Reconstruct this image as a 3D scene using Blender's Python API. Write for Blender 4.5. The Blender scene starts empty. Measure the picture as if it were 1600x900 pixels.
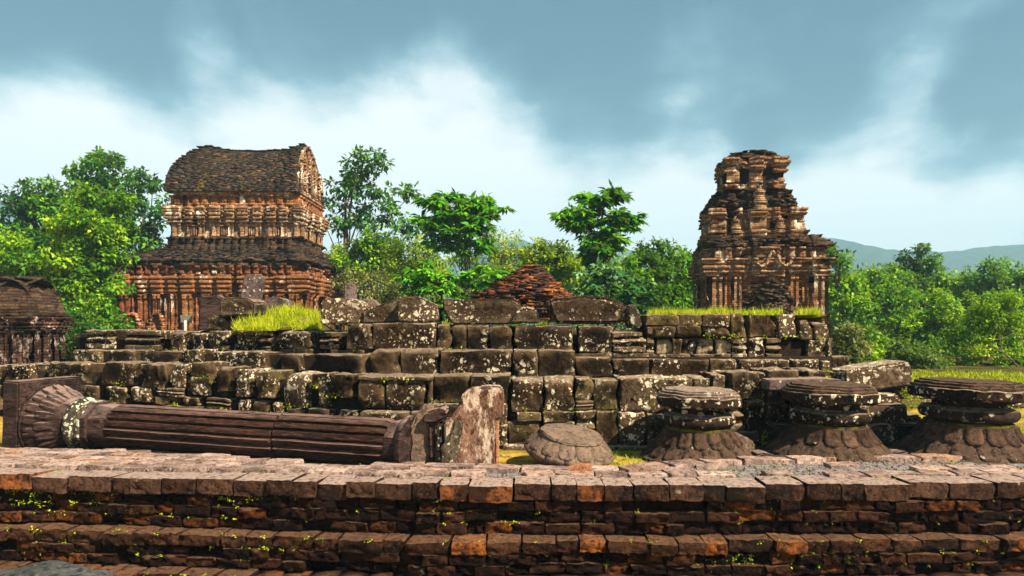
import bpy, bmesh, math, random
import numpy as np
from mathutils import Vector, Matrix, noise as mnoise

S = bpy.context.scene
COL = S.collection
PI = math.pi
R = math.radians

# ------------------------------------------------------------------ camera
F = 1150.0          # focal length in photo pixels (1600 wide)
HOR = 510.0         # row of the horizon in the photo
EYE = 1.6
cam_d = bpy.data.cameras.new('camera')
cam_d.sensor_width = 36.0
cam_d.lens = F / 1600 * 36.0
cam_d.shift_y = (HOR - 450.0) / 1600.0
cam_d.clip_end = 6000
cam = bpy.data.objects.new('camera', cam_d)
COL.objects.link(cam)
cam.location = (0, 0, EYE)
cam.rotation_euler = (R(90), 0, 0)
S.camera = cam

def WX(px, d): return (px - 800.0) / F * d
def WZ(py, d): return EYE - (py - HOR) / F * d

# ------------------------------------------------------------------ light
SUN_DIR = Vector((0.58, -0.42, 0.70)).normalized()      # towards the sun
elev = math.asin(SUN_DIR.z)
azim = math.atan2(SUN_DIR.x, SUN_DIR.y)
sun_d = bpy.data.lights.new('sun', 'SUN')
sun_d.energy = 5.0
sun_d.angle = R(0.6)
sun_d.color = (1.0, 0.85, 0.64)
sun = bpy.data.objects.new('sun', sun_d)
COL.objects.link(sun)
sun.rotation_euler = SUN_DIR.to_track_quat('Z', 'Y').to_euler()

world = bpy.data.worlds.new('World')
S.world = world
world.use_nodes = True

class NT:
    """small helper to write node trees"""
    def __init__(self, tree):
        self.t = tree
        tree.nodes.clear()
    def n(self, typ, **kw):
        nd = self.t.nodes.new(typ)
        for k, v in kw.items():
            if k.startswith('i_'):
                key = k[2:]
                key = int(key) if key.isdigit() else key.replace('_', ' ')
                self.set(nd.inputs[key], v)
            else:
                setattr(nd, k, v)
        return nd
    def set(self, sock, v):
        if isinstance(v, bpy.types.NodeSocket):
            self.t.links.new(v, sock)
        elif isinstance(v, tuple) and len(v) == 3 and sock.type == 'RGBA':
            sock.default_value = (*v, 1)
        else:
            sock.default_value = v
    def math(self, op, a, b=None, c=None, clamp=False):
        nd = self.t.nodes.new('ShaderNodeMath'); nd.operation = op; nd.use_clamp = clamp
        self.set(nd.inputs[0], a)
        if b is not None: self.set(nd.inputs[1], b)
        if c is not None: self.set(nd.inputs[2], c)
        return nd.outputs[0]
    def vmath(self, op, a, b=None, out=0):
        nd = self.t.nodes.new('ShaderNodeVectorMath'); nd.operation = op
        self.set(nd.inputs[0], a)
        if b is not None:
            self.set(nd.inputs[3 if op == 'SCALE' else 1], b)
        return nd.outputs[out]
    def mix(self, f, a, b, mode='MIX'):
        nd = self.t.nodes.new('ShaderNodeMix'); nd.data_type = 'RGBA'; nd.blend_type = mode
        self.set(nd.inputs[0], f); self.set(nd.inputs[6], a); self.set(nd.inputs[7], b)
        return nd.outputs[2]
    def noise(self, vec, scale, detail=4, rough=0.6, dist=0.0):
        nd = self.n('ShaderNodeTexNoise')
        self.set(nd.inputs['Vector'], vec)
        nd.inputs['Scale'].default_value = scale
        nd.inputs['Detail'].default_value = detail
        nd.inputs['Roughness'].default_value = rough
        nd.inputs['Distortion'].default_value = dist
        return nd
    def ramp(self, f, lo, hi):
        nd = self.n('ShaderNodeMapRange', clamp=True)
        self.set(nd.inputs[0], f); nd.inputs[1].default_value = lo; nd.inputs[2].default_value = hi
        nd.interpolation_type = 'SMOOTHSTEP'
        return nd.outputs[0]

# sky: real sky behind broken cloud, laid out by direction all round
w = NT(world.node_tree)
geo = w.n('ShaderNodeTexCoord')
d = geo.outputs['Generated']
sep = w.n('ShaderNodeSeparateXYZ'); w.set(sep.inputs[0], d)
zz = w.math('MAXIMUM', sep.outputs[2], 0.0)
den = w.math('ADD', zz, 0.22)
cx = w.math('DIVIDE', sep.outputs[0], den)
cy = w.math('DIVIDE', sep.outputs[1], den)
cmb = w.n('ShaderNodeCombineXYZ'); w.set(cmb.inputs[0], cx); w.set(cmb.inputs[1], cy); w.set(cmb.inputs[2], zz)
cv = w.vmath('ADD', cmb.outputs[0], (3.1, 0.4, 0.0))
n1 = w.noise(cv, 0.75, 3, 0.5, 0.35)
n2 = w.noise(cv, 2.0, 12, 0.60, 0.3)
low = w.ramp(sep.outputs[2], 0.42, 0.02)
c1 = w.math('MULTIPLY', n1.outputs['Fac'], 1.25)
c2 = w.math('MULTIPLY', n2.outputs['Fac'], 0.85)
n3 = w.noise(w.vmath('MULTIPLY', cv, (1.0, 0.6, 1.0)), 6.0, 12, 0.68, 0.2)
c3 = w.math('ADD', w.math('MULTIPLY', low, 0.72), w.math('MULTIPLY', w.math('ADD', n3.outputs['Fac'], -0.5), 0.42))
tot = w.math('ADD', w.math('ADD', c1, c2), c3)
# broad cloud masses by direction: (photo column, row it would be seen at, half angle, strength)
dn = w.vmath('NORMALIZE', w.vmath('ADD', d, w.vmath('SCALE', w.vmath('SUBTRACT', w.noise(d, 4.5, 9, 0.62).outputs['Color'], (0.5, 0.5, 0.5)), 0.12)))
for (px_, py_, ang, amp) in ((1380, 330, 9, .42), (1080, 330, 8, .30), (1150, 110, 8, .26), (1450, 90, 8, .26), (1270, 215, 6.5, -.40), (1480, 240, 5, -.34), (1130, 215, 5, -.25),
                             (250, 230, 11, .30), (60, 240, 10, .28), (480, 220, 11, .20), (720, 260, 10, .22), (260, 90, 7, -.22), (90, 60, 9, -.30), (900, 90, 9, -.20), (600, 60, 10, -.16), (1590, 120, 5, -.45), (1200, 380, 13, .42), (560, 330, 12, .36), (860, 330, 10, .30), (100, 330, 10, .30), (1000, 140, 7, .14), (700, 110, 4, .18), (300, 50, 3.5, .22)):
    v_ = Vector(((px_ - 800) / F, 1.0, (HOR - py_) / F)).normalized()
    dt = w.vmath('DOT_PRODUCT', dn, tuple(v_), out=1)
    tot = w.math('ADD', tot, w.math('MULTIPLY', w.ramp(dt, math.cos(R(ang)), 1.0), amp))
fac = w.ramp(tot, 1.02, 1.86)
cr = w.n('ShaderNodeValToRGB')
w.set(cr.inputs[0], fac)
e = cr.color_ramp.elements
e[0].position = 0.0; e[0].color = (0.042, 0.135, 0.220, 1)
e[1].position = 1.0; e[1].color = (0.92, 0.91, 0.91, 1)
a = e.new(0.30); a.color = (0.14, 0.28, 0.37, 1)
a = e.new(0.62); a.color = (0.42, 0.55, 0.61, 1)
sky = w.n('ShaderNodeTexSky', sky_type='NISHITA', sun_disc=False)
sky.sun_elevation = elev
sky.sun_rotation = azim
bg1 = w.n('ShaderNodeBackground', i_Strength=0.05); w.set(bg1.inputs[0], sky.outputs[0])
bg2 = w.n('ShaderNodeBackground', i_Strength=0.45); w.set(bg2.inputs[0], cr.outputs[0])
mx = w.n('ShaderNodeMixShader'); mx.inputs[0].default_value = 0.9
w.set(mx.inputs[1], bg1.outputs[0]); w.set(mx.inputs[2], bg2.outputs[0])
out = w.n('ShaderNodeOutputWorld'); w.set(out.inputs[0], mx.outputs[0])

S.view_settings.view_transform = 'Standard'
S.view_settings.look = 'None'
S.view_settings.exposure = 1.55
S.view_settings.gamma = 1.0
S.cycles.max_bounces = 5
S.cycles.diffuse_bounces = 2
S.cycles.volume_bounces = 0

rng = np.random.default_rng(7)
rnd = random.Random(11)

# ------------------------------------------------------------------ materials
def new_mat(name):
    m = bpy.data.materials.new(name); m.use_nodes = True
    return m, NT(m.node_tree)

def stone_mat(name, dark, mid, light, scale=3.0, contrast=(0.3, 0.7), tone=0.5,
              lichen=0.0, lichen_scale=9.0, lichen_col=(0.55, 0.52, 0.40), lichen_mask=0.5,
              lime=0.0, lime_scale=1.6, lime_col=(0.55, 0.45, 0.35),
              moss=0.0, moss_col=(0.13, 0.13, 0.012), moss_scale=1.3, patina=0.0, patina_col=(0.025, 0.02, 0.016),
              accent=0.0, accent_col=(0.38, 0.12, 0.02), bump=0.5, bump_scale=22.0, bdist=None, fleck=0.4, lit_edge_wear=0.0, lit_edge_wear_col=None, course=None, lit_top_dust=0.0, lit_top_dust_col=(0.34, 0.25, 0.17), rough=0.85, stretch=(1, 1, 1)):
    m, t = new_mat(name)
    g = t.n('ShaderNodeNewGeometry')
    pos = g.outputs['Position']
    oi = t.n('ShaderNodeObjectInfo')
    at = t.n('ShaderNodeAttribute', attribute_name='tone')
    rv = t.math('FRACT', t.math('ADD', oi.outputs['Random'], at.outputs['Fac']))
    offs = t.vmath('SCALE', t.vmath('ADD', pos, (0, 0, 0)), 1.0)
    cb = t.n('ShaderNodeCombineXYZ')
    t.set(cb.inputs[0], t.math('MULTIPLY', rv, 13.0)); t.set(cb.inputs[1], t.math('MULTIPLY', rv, 7.0))
    pv = t.vmath('MULTIPLY', pos, stretch)
    pj = t.vmath('ADD', pv, cb.outputs[0])
    na = t.noise(pj, scale, 8, 0.65)
    f = t.ramp(na.outputs['Fac'], *contrast)
    c = t.mix(f, dark, mid)
    # whole-piece variation
    tv = t.ramp(t.math('FRACT', t.math('MULTIPLY', rv, 5.37)), 0.35, 1.0)
    c = t.mix(t.math('MULTIPLY', tv, tone), c, light)
    if accent:
        av = t.ramp(t.math('FRACT', t.math('MULTIPLY', rv, 9.71)), 1.0 - accent - 0.1, 1.0 - accent + 0.15)
        an = t.ramp(t.noise(pj, scale * 1.7, 5, 0.6).outputs['Fac'], 0.35, 0.6)
        c = t.mix(t.math('MULTIPLY', av, an), c, accent_col)
    # mottling
    nb = t.noise(pj, scale * 6, 6, 0.7)
    nf = t.noise(pj, scale * 13, 8, 0.75)
    c = t.mix(t.math('MULTIPLY', t.ramp(nb.outputs['Fac'], 0.52, 0.38), 0.8), c, tuple(x * 0.5 for x in dark))
    c = t.mix(t.math('MULTIPLY', t.ramp(nf.outputs['Fac'], 0.50, 0.66), fleck), c, tuple(x * 1.35 for x in light))
    pt = t.ramp(g.outputs['Pointiness'], 0.515, 0.60)
    c = t.mix(t.math('MULTIPLY', t.math('MULTIPLY', pt, nb.outputs['Fac']), lit_edge_wear), c, lit_edge_wear_col or tuple(x * 1.5 for x in light))  # convex edges painted pale: sunlit edges put into the colour, with real wear
    br = None
    if course:
        sx = t.n('ShaderNodeSeparateXYZ'); t.set(sx.inputs[0], pos)
        cc = t.n('ShaderNodeCombineXYZ'); t.set(cc.inputs[0], t.math('ADD', sx.outputs[0], sx.outputs[1])); t.set(cc.inputs[1], sx.outputs[2])
        wv = t.vmath('ADD', cc.outputs[0], t.vmath('SCALE', t.noise(pos, 3.0, 4, .6).outputs['Color'], 0.03))
        br = t.n('ShaderNodeTexBrick'); t.set(br.inputs['Vector'], wv)
        br.inputs['Scale'].default_value = 1.0; br.inputs['Brick Width'].default_value = course[0]; br.inputs['Row Height'].default_value = course[1]
        br.inputs['Mortar Size'].default_value = course[1] * 0.10; br.inputs['Mortar Smooth'].default_value = 0.4
        t.set(br.inputs['Color1'], (0.25, 0.25, 0.25)); t.set(br.inputs['Color2'], (1.0, 1.0, 1.0)); t.set(br.inputs['Mortar'], (0.5, 0.5, 0.5))
        c = t.mix(0.45, c, t.mix(1.0, c, br.outputs['Color'], 'MULTIPLY'))
        c = t.mix(t.math('MULTIPLY', br.outputs['Fac'], 0.75), c, tuple(x * 0.5 for x in dark))
    nl2 = t.noise(pv, moss_scale * 0.5, 5, 0.6)
    if patina:
        pf = t.ramp(t.noise(t.vmath('ADD', pv, (5, 3, 8)), moss_scale, 8, 0.72).outputs['Fac'], 0.62 - patina * 0.3, 0.70 - patina * 0.3)
        c = t.mix(t.math('MULTIPLY', pf, 0.88), c, patina_col)
    if lime:
        lf = t.ramp(t.noise(t.vmath('ADD', pv, (9, 1, 2)), lime_scale, 9, 0.75).outputs['Fac'], 0.66 - lime * 0.25, 0.72 - lime * 0.25)
        c = t.mix(t.math('MULTIPLY', lf, 0.9), c, lime_col)
    if moss:
        mf = t.ramp(t.noise(t.vmath('ADD', pv, (2, 7, 4)), moss_scale * 1.6, 10, 0.78).outputs['Fac'], 0.66 - moss * 0.25, 0.74 - moss * 0.25)
        mc = t.mix(nb.outputs['Fac'], tuple(x * 0.35 for x in moss_col), moss_col)
        c = t.mix(t.math('MULTIPLY', mf, 0.9), c, mc)
    if lit_top_dust:
        nz_ = t.ramp(t.n('ShaderNodeSeparateXYZ', i_0=g.outputs['Normal']).outputs[2], 0.55, 0.95)  # upward faces painted paler: sunlight on dusty tops put into the colour
        c = t.mix(t.math('MULTIPLY', t.math('MULTIPLY', nz_, t.ramp(nb.outputs['Fac'], 0.30, 0.55)), lit_top_dust), c, lit_top_dust_col)
    if lichen:
        wob = t.vmath('ADD', pj, t.vmath('SCALE', t.noise(pj, 7, 4, 0.7).outputs['Color'], 0.16))
        lm = t.ramp(t.noise(pj, 1.1, 3, 0.7).outputs['Fac'], lichen_mask, lichen_mask + 0.14)
        tot = None
        for k, sc in enumerate((1.0, 2.3)):
            vo = t.n('ShaderNodeTexVoronoi'); t.set(vo.inputs['Vector'], wob); vo.inputs['Scale'].default_value = lichen_scale * sc
            sz = t.math('MULTIPLY', t.math('ADD', t.n('ShaderNodeSeparateColor', i_0=vo.outputs['Color']).outputs[0], -0.35), lichen * 0.75)
            ed = t.math('ADD', vo.outputs['Distance'], t.math('MULTIPLY', t.math('ADD', nb.outputs['Fac'], -0.5), 0.5))
            sp = t.ramp(t.math('SUBTRACT', sz, ed), -0.03, 0.04)
            tot = sp if tot is None else t.math('MAXIMUM', tot, sp)
        lf = t.math('MULTIPLY', tot, lm)
        lc = t.mix(nb.outputs['Fac'], tuple(x * 0.75 for x in lichen_col), tuple(min(1, x * 1.25) for x in lichen_col))
        c = t.mix(t.math('MULTIPLY', lf, 0.92), c, lc)
    # relief
    b1 = t.noise(pj, bump_scale, 10, 0.7)
    b2 = t.n('ShaderNodeTexVoronoi'); t.set(b2.inputs['Vector'], pj); b2.inputs['Scale'].default_value = bump_scale * 0.6
    hh = t.math('ADD', t.math('MULTIPLY', b1.outputs['Fac'], 1.0), t.math('MULTIPLY', b2.outputs['Distance'], 0.35))
    if br: hh = t.math('SUBTRACT', hh, t.math('MULTIPLY', br.outputs['Fac'], 0.5))
    bp = t.n('ShaderNodeBump', i_Strength=bump, i_Distance=bdist or 0.8 / bump_scale)
    t.set(bp.inputs['Height'], hh)
    p = t.n('ShaderNodeBsdfPrincipled', i_Roughness=rough)
    p.inputs['Specular IOR Level'].default_value = 0.07
    t.set(p.inputs['Base Color'], c); t.set(p.inputs['Normal'], bp.outputs[0])
    o = t.n('ShaderNodeOutputMaterial'); t.set(o.inputs[0], p.outputs[0])
    return m

def leaf_mat(name, dark, mid, light, trans=0.35, rough=0.5):
    m, t = new_mat(name)
    at = t.n('ShaderNodeAttribute', attribute_name='tone')
    cr = t.n('ShaderNodeValToRGB'); t.set(cr.inputs[0], at.outputs['Fac'])
    e = cr.color_ramp.elements
    e[0].color = (*dark, 1); e[1].color = (*light, 1); k = e.new(0.5); k.color = (*mid, 1)
    p = t.n('ShaderNodeBsdfPrincipled', i_Roughness=rough); t.set(p.inputs['Base Color'], cr.outputs[0])
    p.inputs['Specular IOR Level'].default_value = 0.2
    tr = t.n('ShaderNodeBsdfTranslucent'); t.set(tr.inputs[0], t.mix(0.5, cr.outputs[0], (0.30, 0.42, 0.02)))
    ms = t.n('ShaderNodeMixShader'); ms.inputs[0].default_value = trans
    t.set(ms.inputs[1], p.outputs[0]); t.set(ms.inputs[2], tr.outputs[0])
    o = t.n('ShaderNodeOutputMaterial'); t.set(o.inputs[0], ms.outputs[0])
    return m

M = {}
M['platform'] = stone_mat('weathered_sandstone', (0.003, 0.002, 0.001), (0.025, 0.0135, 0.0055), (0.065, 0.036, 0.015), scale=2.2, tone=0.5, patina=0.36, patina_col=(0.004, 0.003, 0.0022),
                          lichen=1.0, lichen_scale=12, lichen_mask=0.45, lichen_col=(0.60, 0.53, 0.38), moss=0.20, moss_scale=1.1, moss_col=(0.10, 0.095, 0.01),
                          bump=0.9, bump_scale=16, lit_edge_wear=1.0, lit_edge_wear_col=(0.22, 0.15, 0.085), accent=0.18, accent_col=(0.085, 0.065, 0.022), lit_top_dust=0.6)
M['pale_stone'] = stone_mat('pale_carved_sandstone', (0.14, 0.10, 0.06), (0.42, 0.32, 0.19), (0.5, 0.4, 0.26), scale=2.6, lichen=0.3, bump=0.5, patina=0.05)
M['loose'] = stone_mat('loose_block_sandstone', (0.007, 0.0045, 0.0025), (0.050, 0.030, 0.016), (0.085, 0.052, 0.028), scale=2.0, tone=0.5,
                       lichen=0.8, lichen_scale=12, lichen_mask=0.45, lichen_col=(0.60, 0.52, 0.38), moss=0.22, bump=0.9, bump_scale=16, lit_edge_wear=0.9, lit_edge_wear_col=(0.2, 0.15, 0.1), lit_top_dust=0.7)
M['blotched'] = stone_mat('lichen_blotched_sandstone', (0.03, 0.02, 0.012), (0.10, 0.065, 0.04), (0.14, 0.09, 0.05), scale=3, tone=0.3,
                          lichen=1.25, lichen_scale=11, lichen_mask=0.36, lichen_col=(0.66, 0.58, 0.42), moss=0.2, bump=0.9, lit_top_dust=0.7)
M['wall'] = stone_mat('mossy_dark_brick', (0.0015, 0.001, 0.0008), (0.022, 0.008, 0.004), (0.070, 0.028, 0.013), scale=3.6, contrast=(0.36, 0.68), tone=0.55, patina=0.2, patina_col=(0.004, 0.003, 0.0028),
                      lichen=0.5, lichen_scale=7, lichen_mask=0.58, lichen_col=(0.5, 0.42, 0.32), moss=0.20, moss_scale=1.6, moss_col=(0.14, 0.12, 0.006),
                      accent=0.17, accent_col=(0.20, 0.062, 0.014), bump=1.0, bump_scale=16, bdist=0.07, lit_top_dust=0.4, lit_top_dust_col=(0.22, 0.12, 0.07))
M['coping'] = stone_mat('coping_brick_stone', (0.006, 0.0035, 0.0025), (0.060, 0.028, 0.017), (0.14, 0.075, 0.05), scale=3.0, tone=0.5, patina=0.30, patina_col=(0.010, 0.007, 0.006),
                      lichen=0.4, lichen_scale=8, lichen_mask=0.55, moss=0.1, accent=0.15, accent_col=(0.28, 0.09, 0.025), bump=1.0, bump_scale=18, bdist=0.05, lit_top_dust=0.85, lit_top_dust_col=(0.42, 0.31, 0.26))
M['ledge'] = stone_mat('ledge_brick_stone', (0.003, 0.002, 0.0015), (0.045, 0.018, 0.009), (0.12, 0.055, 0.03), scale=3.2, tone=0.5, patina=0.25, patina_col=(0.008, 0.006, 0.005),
                      moss=0.15, moss_col=(0.15, 0.13, 0.01), accent=0.2, accent_col=(0.26, 0.085, 0.02), bump=1.0, bump_scale=18, bdist=0.06, lit_top_dust=0.4, lit_top_dust_col=(0.28, 0.15, 0.085))
M['pave'] = stone_mat('worn_paving_brick', (0.08, 0.05, 0.042), (0.44, 0.31, 0.26), (0.58, 0.42, 0.34), scale=3.0, tone=0.5,
                      moss=0.18, moss_scale=1.8, moss_col=(0.24, 0.22, 0.01), accent=0.10, accent_col=(0.38, 0.17, 0.06), bump=0.8, bump_scale=20)
M['grit'] = stone_mat('gritty_grey_mortar', (0.07, 0.062, 0.06), (0.24, 0.21, 0.20), (0.34, 0.29, 0.26), scale=9, contrast=(0.4, 0.6), moss=0.16,
                      moss_col=(0.16, 0.15, 0.01), bump=1.0, bump_scale=40)
M['mortar'] = stone_mat('dark_earth_fill', (0.004, 0.003, 0.002), (0.02, 0.013, 0.008), (0.03, 0.02, 0.01), scale=4, moss=0.15, bump=0.8, bump_scale=14, bdist=0.025)
M['tower_l'] = stone_mat('orange_cham_brick', (0.06, 0.022, 0.010), (0.46, 0.18, 0.06), (0.60, 0.34, 0.17), scale=1.8, contrast=(0.30, 0.60), tone=0.35,
                         lime=0.36, lime_scale=1.5, lime_col=(0.70, 0.58, 0.44), patina=0.30, patina_col=(0.018, 0.011, 0.009), moss=0.14, moss_scale=0.8, moss_col=(0.16, 0.13, 0.01),
                         accent=0.2, accent_col=(0.46, 0.15, 0.03), bump=0.8, bump_scale=14, bdist=0.02, course=(0.30, 0.075), stretch=(1.2, 1.2, 0.55))
M['tower_low'] = stone_mat('red_brown_cham_brick', (0.05, 0.018, 0.009), (0.34, 0.115, 0.045), (0.48, 0.21, 0.10), scale=1.8, contrast=(0.30, 0.60), tone=0.35,
                         lime=0.36, lime_scale=1.5, lime_col=(0.68, 0.54, 0.42), patina=0.34, patina_col=(0.016, 0.010, 0.008), moss=0.10, moss_scale=0.8, moss_col=(0.14, 0.12, 0.01),
                         accent=0.2, accent_col=(0.46, 0.15, 0.03), bump=0.8, bump_scale=14, bdist=0.02, course=(0.30, 0.075), stretch=(1.3, 1.3, 0.45))
M['tower_pale'] = stone_mat('lime_streaked_brick', (0.10, 0.045, 0.022), (0.50, 0.27, 0.13), (0.68, 0.46, 0.28), scale=2.0, tone=0.45,
                            lime=0.46, lime_scale=2.0, lime_col=(0.76, 0.66, 0.52), patina=0.28, patina_col=(0.02, 0.013, 0.01), moss=0.12, moss_scale=1.0, bump=0.8, bump_scale=14, bdist=0.02, course=(0.30, 0.075), stretch=(1.3, 1.3, 0.5))
M['tower_r'] = stone_mat('blackened_pale_brick', (0.05, 0.026, 0.015), (0.42, 0.22, 0.105), (0.62, 0.43, 0.26), scale=2.4, contrast=(0.30, 0.62), tone=0.5,
                         lime=0.42, lime_scale=2.2, lime_col=(0.68, 0.56, 0.42), patina=0.26, patina_col=(0.02, 0.015, 0.013), moss=0.20, moss_scale=1.0, moss_col=(0.15, 0.12, 0.01),
                         accent=0.2, accent_col=(0.42, 0.13, 0.03), bump=0.8, bump_scale=14, bdist=0.025, course=(0.30, 0.075), stretch=(1.3, 1.3, 0.6))
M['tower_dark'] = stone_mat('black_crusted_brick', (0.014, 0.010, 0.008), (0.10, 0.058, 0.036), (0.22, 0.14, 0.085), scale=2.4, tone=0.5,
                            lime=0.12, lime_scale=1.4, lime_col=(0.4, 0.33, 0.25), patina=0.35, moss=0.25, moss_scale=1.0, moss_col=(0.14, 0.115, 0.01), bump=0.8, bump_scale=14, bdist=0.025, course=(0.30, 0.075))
M['roof'] = stone_mat('mossy_roof_brick', (0.010, 0.008, 0.007), (0.060, 0.046, 0.036), (0.10, 0.078, 0.06), scale=1.5, tone=0.35,
                      patina=0.42, moss=0.36, moss_scale=0.7, moss_col=(0.15, 0.12, 0.012), accent=0.10, accent_col=(0.30, 0.12, 0.06), bump=0.8, bump_scale=14, bdist=0.02)
M['ruin'] = stone_mat('broken_red_brick', (0.05, 0.016, 0.008), (0.20, 0.065, 0.025), (0.30, 0.12, 0.06), scale=2.5, tone=0.5,
                      patina=0.52, patina_col=(0.03, 0.02, 0.018), moss=0.15, accent=0.3, accent_col=(0.40, 0.13, 0.02), bump=0.8, bump_scale=14, bdist=0.025)
M['shrine'] = stone_mat('blackened_shrine_brick', (0.010, 0.007, 0.006), (0.14, 0.06, 0.038), (0.30, 0.17, 0.12), scale=3.0, tone=0.5,
                        lime=0.5, lime_scale=2.6, lime_col=(0.62, 0.48, 0.42), patina=0.42, moss=0.22, moss_scale=1.4, bump=1.0, bump_scale=12, course=(0.30, 0.075))
M['column'] = stone_mat('purple_brown_sandstone', (0.007, 0.0045, 0.004), (0.060, 0.035, 0.029), (0.13, 0.08, 0.068), scale=1.6, contrast=(0.3, 0.75), tone=0.2,
                        lichen=0.35, lichen_scale=5, lichen_mask=0.55, patina=0.12, accent=0.0, bump=0.5, bump_scale=26, rough=0.7, stretch=(0.5, 1, 2.0), lit_top_dust=0.6, lit_top_dust_col=(0.32, 0.22, 0.19))
M['shaft'] = stone_mat('striped_column_sandstone', (0.006, 0.0035, 0.003), (0.070, 0.032, 0.022), (0.17, 0.082, 0.055), scale=2.0, contrast=(0.3, 0.7), tone=0.3,
                       lime=0.10, lime_scale=2.6, lime_col=(0.26, 0.115, 0.05), patina=0.15, patina_col=(0.010, 0.007, 0.006), bump=0.8, bump_scale=26, rough=0.6, stretch=(0.35, 0.8, 3.0), lit_top_dust=0.45, lit_top_dust_col=(0.30, 0.19, 0.16))
M['mossrock'] = stone_mat('algae_streaked_sandstone', (0.02, 0.017, 0.012), (0.09, 0.07, 0.045), (0.12, 0.09, 0.06), scale=3, lichen=1.1, lichen_mask=0.32,
                          lichen_col=(0.5, 0.52, 0.38), moss=0.3, moss_col=(0.10, 0.15, 0.03), bump=0.8)
M['pillar'] = stone_mat('white_flaked_sandstone', (0.06, 0.03, 0.02), (0.28, 0.15, 0.10), (0.36, 0.22, 0.16), scale=2.6, tone=0.3,
                        lime=0.62, lime_scale=3.2, lime_col=(0.55, 0.43, 0.33), patina=0.26, accent=0.0, bump=1.0, bump_scale=16, stretch=(1.3, 1, 0.7))
M['orange_brick_lit_edge'] = stone_mat('orange_brick_sunlit_edge', (0.20, 0.07, 0.03), (0.48, 0.22, 0.11), (0.55, 0.3, 0.17), scale=4, bump=0.8, bump_scale=20)  # orange of the loose brick; also paints the pillar's sunlit right edge
M['pedestal'] = stone_mat('lotus_pedestal_sandstone', (0.012, 0.007, 0.005), (0.075, 0.042, 0.026), (0.13, 0.078, 0.052), scale=2.4, tone=0.35,
                          lichen=0.4, lichen_scale=7, lichen_mask=0.52, moss=0.16, moss_col=(0.15, 0.13, 0.012), bump=0.7, bump_scale=24, lit_top_dust=0.12)
M['pedestal_dark'] = stone_mat('blackened_pedestal_sandstone', (0.004, 0.003, 0.0025), (0.030, 0.018, 0.012), (0.055, 0.033, 0.023), scale=2.4, tone=0.3,
                          lichen=0.9, lichen_scale=8, lichen_mask=0.40, lichen_col=(0.55, 0.50, 0.36), moss=0.1, bump=0.7, bump_scale=24, lit_top_dust=0.6)
M['mossledge'] = stone_mat('mossy_ledge_sandstone', (0.015, 0.012, 0.008), (0.07, 0.055, 0.03), (0.1, 0.08, 0.04), scale=3, moss=0.75, moss_scale=3.0, moss_col=(0.20, 0.17, 0.01), bump=0.9)
M['pale_block'] = stone_mat('pale_lotus_sandstone', (0.09, 0.06, 0.045), (0.20, 0.14, 0.10), (0.24, 0.17, 0.12), scale=2.6, tone=0.3, lichen=0.3, moss=0.08, patina=0.12, bump=0.8, bump_scale=24)
M['stele'] = stone_mat('grey_stele_stone', (0.05, 0.035, 0.032), (0.15, 0.105, 0.095), (0.2, 0.14, 0.12), scale=2.6, lichen=0.6, lichen_mask=0.45, bump=0.6, patina=0.1, lit_top_dust=0.5)
M['rock'] = stone_mat('grey_boulder', (0.02, 0.024, 0.027), (0.085, 0.09, 0.09), (0.13, 0.13, 0.12), scale=2, lichen=0.4, lichen_col=(0.4, 0.42, 0.4), bump=0.8, bump_scale=14)
M['bark'] = stone_mat('tree_bark', (0.05, 0.035, 0.022), (0.16, 0.12, 0.08), (0.2, 0.15, 0.1), scale=6, bump=0.8, stretch=(1, 1, 0.25))
M['ground'] = stone_mat('ochre_earth', (0.18, 0.12, 0.02), (0.46, 0.30, 0.06), (0.46, 0.30, 0.06), scale=0.8, tone=0.0, contrast=(0.35, 0.6),
                        moss=0.34, moss_scale=0.9, moss_col=(0.20, 0.22, 0.012), bump=0.8, bump_scale=12)
M['earth'] = stone_mat('mossy_platform_earth', (0.03, 0.025, 0.008), (0.10, 0.085, 0.018), (0.1, 0.085, 0.02), scale=1.5, tone=0, moss=0.6,
                       moss_col=(0.16, 0.18, 0.01), bump=1.0, bump_scale=8)
M['hill'] = stone_mat('forested_hill', (0.008, 0.028, 0.018), (0.035, 0.085, 0.045), (0.035, 0.085, 0.045), scale=0.05, tone=0, bump=1.0, bump_scale=0.10)
M['metal'] = stone_mat('grey_painted_metal', (0.20, 0.20, 0.15), (0.27, 0.27, 0.20), (0.27, 0.27, 0.2), scale=8, tone=0, bump=0.05, rough=0.5)
M['white'] = stone_mat('white_painted_post', (0.6, 0.6, 0.55), (0.75, 0.75, 0.7), (0.75, 0.75, 0.7), scale=8, tone=0, bump=0.05, rough=0.5)
M['leaf_dark'] = leaf_mat('dark_leaf', (0.005, 0.034, 0.010), (0.035, 0.16, 0.020), (0.18, 0.42, 0.028), 0.3)
M['leaf_mid'] = leaf_mat('mid_leaf', (0.007, 0.042, 0.004), (0.085, 0.26, 0.008), (0.38, 0.58, 0.012), 0.38)
M['leaf_bright'] = leaf_mat('bright_leaf', (0.008, 0.05, 0.004), (0.10, 0.32, 0.006), (0.46, 0.64, 0.012), 0.38)
M['leaf_yellow'] = leaf_mat('yellow_green_leaf', (0.04, 0.11, 0.008), (0.24, 0.38, 0.012), (0.54, 0.60, 0.03), 0.42)
M['leaf_olive'] = leaf_mat('olive_leaf', (0.035, 0.05, 0.012), (0.15, 0.17, 0.045), (0.34, 0.32, 0.11), 0.3)
M['leaf_grey'] = leaf_mat('glossy_grey_green_leaf', (0.010, 0.06, 0.016), (0.05, 0.20, 0.05), (0.22, 0.40, 0.16), 0.25, 0.4)
M['leaf_umb'] = leaf_mat('umbrella_tree_leaf', (0.006, 0.055, 0.006), (0.06, 0.32, 0.012), (0.32, 0.66, 0.022), 0.35)
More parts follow.
